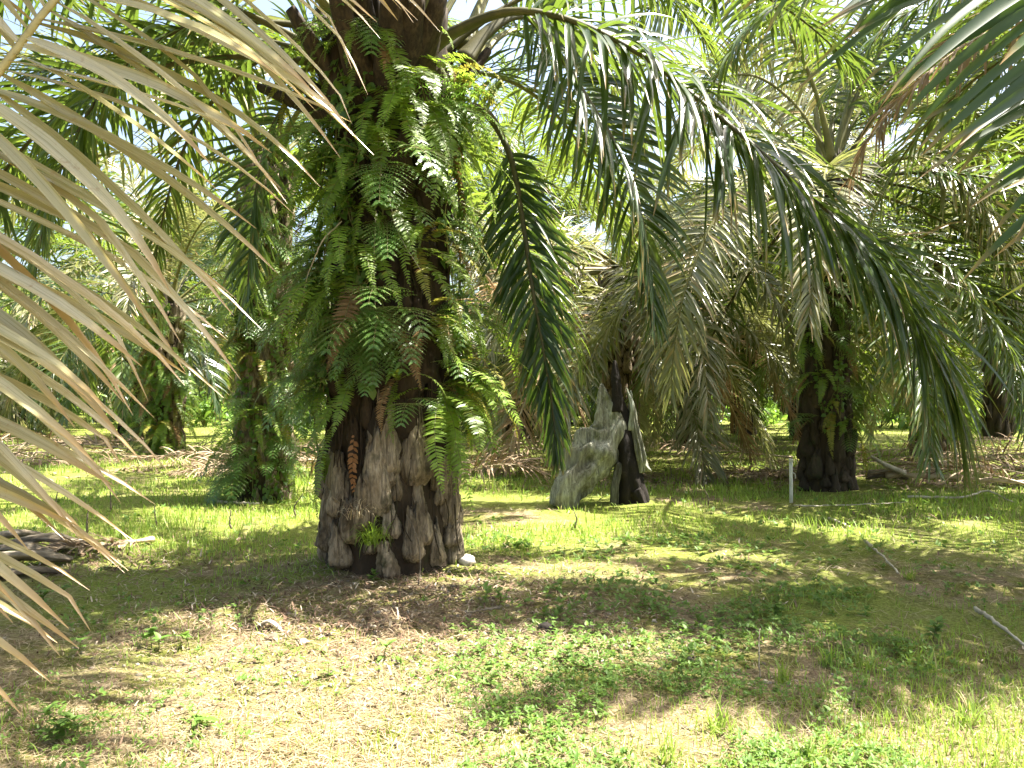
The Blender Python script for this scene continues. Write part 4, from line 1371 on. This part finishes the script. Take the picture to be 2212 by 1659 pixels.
# pebbles and crumbs before the palm
x, y = dens_points(30000, 3.0, 9, lambda x, y: np.clip(blob(x, y, -.6, 5.2, 1.6, 1.1) * .9, 0, 1) * np.clip((fbm(x * 2, y * 2, 77, 3) - .38) * 4, 0, 1), 1.6)
n = len(x)
r0 = rng.uniform(.004, .014, n) 
z = gz(x, y)
cu = np.array([[-1, -1, -1], [1, -1, -1], [1, 1, -1], [-1, 1, -1], [-.7, -.7, 1], [.7, -.7, 1], [.7, .7, 1], [-.7, .7, 1]]) * [1, .8, .55]
v = cu[None] * r0[:, None, None] * rng.uniform(.75, 1.25, (n, 8, 3))
ca, sa = np.cos(rng.uniform(0, 6.28, n))[:, None], np.sin(rng.uniform(0, 6.28, n))[:, None]
v = np.stack([v[..., 0] * ca - v[..., 1] * sa, v[..., 0] * sa + v[..., 1] * ca, v[..., 2]], -1) + np.stack([x, y, z + r0 * .3], -1)[:, None]
fq = np.array([[0, 3, 2, 1], [4, 5, 6, 7], [0, 1, 5, 4], [1, 2, 6, 5], [2, 3, 7, 6], [3, 0, 4, 7]])
mb = MB()
mb.quads(v.reshape(-1, 3), (fq[None] + (np.arange(n) * 8)[:, None, None]).reshape(-1, 4))
tag(mb.build('gravel', M['pebble']), kind='stuff')


# seedlings and clumps that stand out
def seedling(vx, vy, h, nl, L, seed, label, group=None, mat='weed'):
    rng = np.random.default_rng(seed)
    x, y = G(vx, vy)
    o = empty('seedling', (x, y, g_at(x, y)), label, 'seedling', group)
    s, lb = MB(), MB()
    for st in range(max(1, nl // 9)):
        q = rng.normal(0, .05 if nl > 9 else .0, 2)
        c = spline([(q[0], q[1], -.02), (q[0] + rng.normal(0, .02), q[1] + rng.normal(0, .02), h * .5), (q[0] + rng.normal(0, .05), q[1] + rng.normal(0, .05), h * rng.uniform(.8, 1.1))], 10)
        s.tube(c, np.linspace(.004, .002, 10), 5)
        m_ = min(nl, 9)
        i = np.clip((rng.uniform(.35, 1, m_) * 9).astype(int), 0, 9)
        az = np.arange(m_) * 2.4 + rng.normal(0, .3, m_)
        el = np.radians(rng.uniform(-5, 50, m_))
        d = np.stack([np.cos(az) * np.cos(el), np.sin(az) * np.cos(el), np.sin(el)], -1)
        nn = np.stack([-np.cos(az) * np.sin(el), -np.sin(az) * np.sin(el), np.cos(el)], -1)
        Ls = L * rng.uniform(.7, 1.2, m_)
        leaf_disc(lb, c[i], d, nn, Ls, Ls * .55)
    s.build('stem', M['rachis'], o)
    lb.build('foliage', M[mat], o)


SEED = [
    (160, 1412, .13, 9, .06, 'bright broad-leaved seedling on the shaded litter near the left border'),
    (330, 1400, .13, 9, .07, 'leafy seedling between the left seedling and the large trunk'),
    (130, 1600, .10, 45, .06, 'dense low green clump near the lower left corner'),
    (400, 1400, .12, 18, .06, 'low weed clump in dappled light left of the litter'),
    (100, 1300, .14, 27, .06, 'pale green weeds below the cut butts'),
    (830, 1430, .12, 5, .08, 'lone pale seedling in the sunny straw'),
    (715, 1460, .10, 5, .07, 'small seedling on sunny ground below the litter'),
    (1060, 1325, .14, 27, .06, 'light green fern-like clump on the edge of the litter'),
    (1180, 1345, .10, 18, .06, 'second green clump right of the light one'),
    (800, 1268, .08, 9, .06, 'green sprig at the foot of the large trunk'),
    (440, 1560, .05, 9, .08, 'flat grey-green seedling in the lower shade'),
    (1230, 1440, .07, 36, .05, 'bushy weed clump in the middle of the green patch'),
    (2020, 1390, .14, 18, .07, 'grassy clump by the pale stick with white patches'),
    (1660, 1340, .12, 27, .06, 'weed clump at the shade edge beyond the green patch'),
    (1120, 1180, .10, 36, .07, 'low green clump in shade to the right of the large trunk'),
]
for i, (vx, vy, h, nl_, L, lab) in enumerate(SEED):
    seedling(vx, vy, h, nl_, L, 1500 + i, lab)
TUFT = [(1790, 1440, 'bright grass tuft at the edge of the sunny straw'), (1870, 1440, 'tall grass tuft in the sun by the shade edge'), (2000, 1440, 'grass tuft near the right end of the shade edge'),
        (1690, 1460, 'small grass tuft by the forked twig'), (1960, 1250, 'grass tuft at the end of the long pale stick'), (1740, 1650, 'grass tuft in the lower shade'), (1440, 1640, 'grass tuft among the bottom weeds'),
        (1550, 1580, 'grass tuft among dark weeds'), (2090, 1560, 'grass tuft in the lower right straw')]
for i, (vx, vy, lab) in enumerate(TUFT):
    x, y = G(vx, vy)
    tuft('grass_tuft', (x, y, g_at(x, y)), 34, .17, .008, 1600 + i, M['grass'], lab, 'grass tuft', None, 1.0, .7)
stick([(*G(1640, 1455), .0), (*G(1638, 1430), .06), (*G(1640, 1410), .13)], .005, 'forked dry twig standing at the edge of the sunny straw', 'twig', mat='log', name='twig')
rng = np.random.default_rng(88)
DT = [(1530, 1060), (1600, 975), (1620, 990), (1640, 965), (1690, 980), (1560, 970), (120, 1085), (240, 1075), (340, 1100), (500, 1120), (640, 1095), (1130, 1035), (1240, 1110), (190, 1130), (1720, 985), (1450, 1000), (2160, 960), (2080, 950)]
for i, (vx, vy) in enumerate(DT):
    x, y = G(vx, vy + 30)
    h = rng.uniform(.2, .4)
    curve_thing('dead_stalk', [(x, y, g_at(x, y)), (x + rng.normal(0, .02), y, g_at(x, y) + h * .5), (x + rng.normal(0, .06), y, g_at(x, y) + h)], .012, M['log'],
                'dead brown weed stalk standing in the grass between the rows', 'dead stalk', 'dead weed stalks in the grass', 5)

# shrubs far off between the trunks
def shrub(x, y, r, h, seed, label, mat='creeper', n=900):
    rng = np.random.default_rng(seed)
    o = empty('shrub', (x, y, g_at(x, y)), label, 'shrub', 'shrubs among the far rows')
    s, lb = MB(), MB()
    tips = []
    for k in range(14):
        az, rr = rng.uniform(0, 6.28), r * rng.uniform(.2, 1)
        c = spline([(0, 0, 0), (rr * .4 * math.cos(az), rr * .4 * math.sin(az), h * .5), (rr * math.cos(az), rr * math.sin(az), h * rng.uniform(.5, 1.1))], 12)
        s.tube(c, np.linspace(.015, .004, 12), 4, cap=False)
        tips.append(c[4:])
    T_ = np.concatenate(tips)
    P = T_[rng.integers(0, len(T_), n)] + rng.normal(0, .12, (n, 3))
    d = nrm(rng.normal(0, 1, (n, 3)) + [0, 0, -.2])
    nn = nrm(np.array([0, 0, 1.0]) + rng.normal(0, .5, (n, 3)))
    nn = nrm(nn - (nn * d).sum(-1, keepdims=True) * d)
    Ls = rng.uniform(.08, .18, n)
    leaf_disc(lb, P, d, nn, Ls, Ls * .6)
    s.build('stem', M['rachis'], o)
    lb.build('foliage', M[mat], o)


shrub(*at_y(2170, 27), 1.1, 1.3, 1, 'dark leafy shrub at the foot of the far palm by the right border')
shrub(*at_y(2060, 24), .8, .8, 2, 'low green shrub beyond the brown pile')
shrub(*at_y(1040, 34), 1.2, 1.0, 3, 'yellow-green shrub in the gap beside the large trunk', 'weed')
shrub(*at_y(100, 36), 2.2, 1.4, 4, 'bright green shrub beyond the fallen fronds at the left', 'weed')
shrub(*at_y(660, 26), 1.0, 1.2, 5, 'pale leafy shrub between leaning trunk and large trunk', 'weed')
shrub(*at_y(440, 34), 1.6, 1.3, 6, 'shrub in the gap behind the short bright palm')
shrub(*at_y(1620, 30), 1.0, .9, 7, 'small bright shrub beside the mossy palm', 'weed')
shrub(*at_y(1290, 36), 1.8, 1.3, 8, 'dark shrub in the far gap behind the stump')
shrub(*at_y(1900, 33), 1.8, 1.4, 9, 'shrub in the far gap behind the palm with the marker pole')


# low growth under the far rows: one tangle
rng = np.random.default_rng(314)
nc = 420
yc = rng.uniform(31, 80, nc)
xc = rng.uniform(-1, 1, nc) * (.7 * yc + 3)
k = 46
sp = np.repeat(rng.uniform(.4, 1.5, nc), k)
hh = np.repeat(rng.uniform(.3, 1.5, nc), k)
q = rng.normal(0, .5, (nc * k, 2))
P = np.stack([np.repeat(xc, k) + q[:, 0] * sp, np.repeat(yc, k) + q[:, 1] * sp, np.zeros(nc * k)], -1)
P[:, 2] = gz(P[:, 0], P[:, 1]) + rng.uniform(0, 1, nc * k) * hh
d = nrm(rng.normal(0, 1, (nc * k, 3)) + [0, 0, .1])
nn = nrm(np.array([0, 0, 1.0]) + rng.normal(0, .5, (nc * k, 3)))
nn = nrm(nn - (nn * d).sum(-1, keepdims=True) * d)
Ls = rng.uniform(.15, .4, nc * k)
mb = MB()
leaf_disc(mb, P, d, nn, Ls, Ls * .55)
tag(mb.build('undergrowth', M['creeper']), kind='stuff')
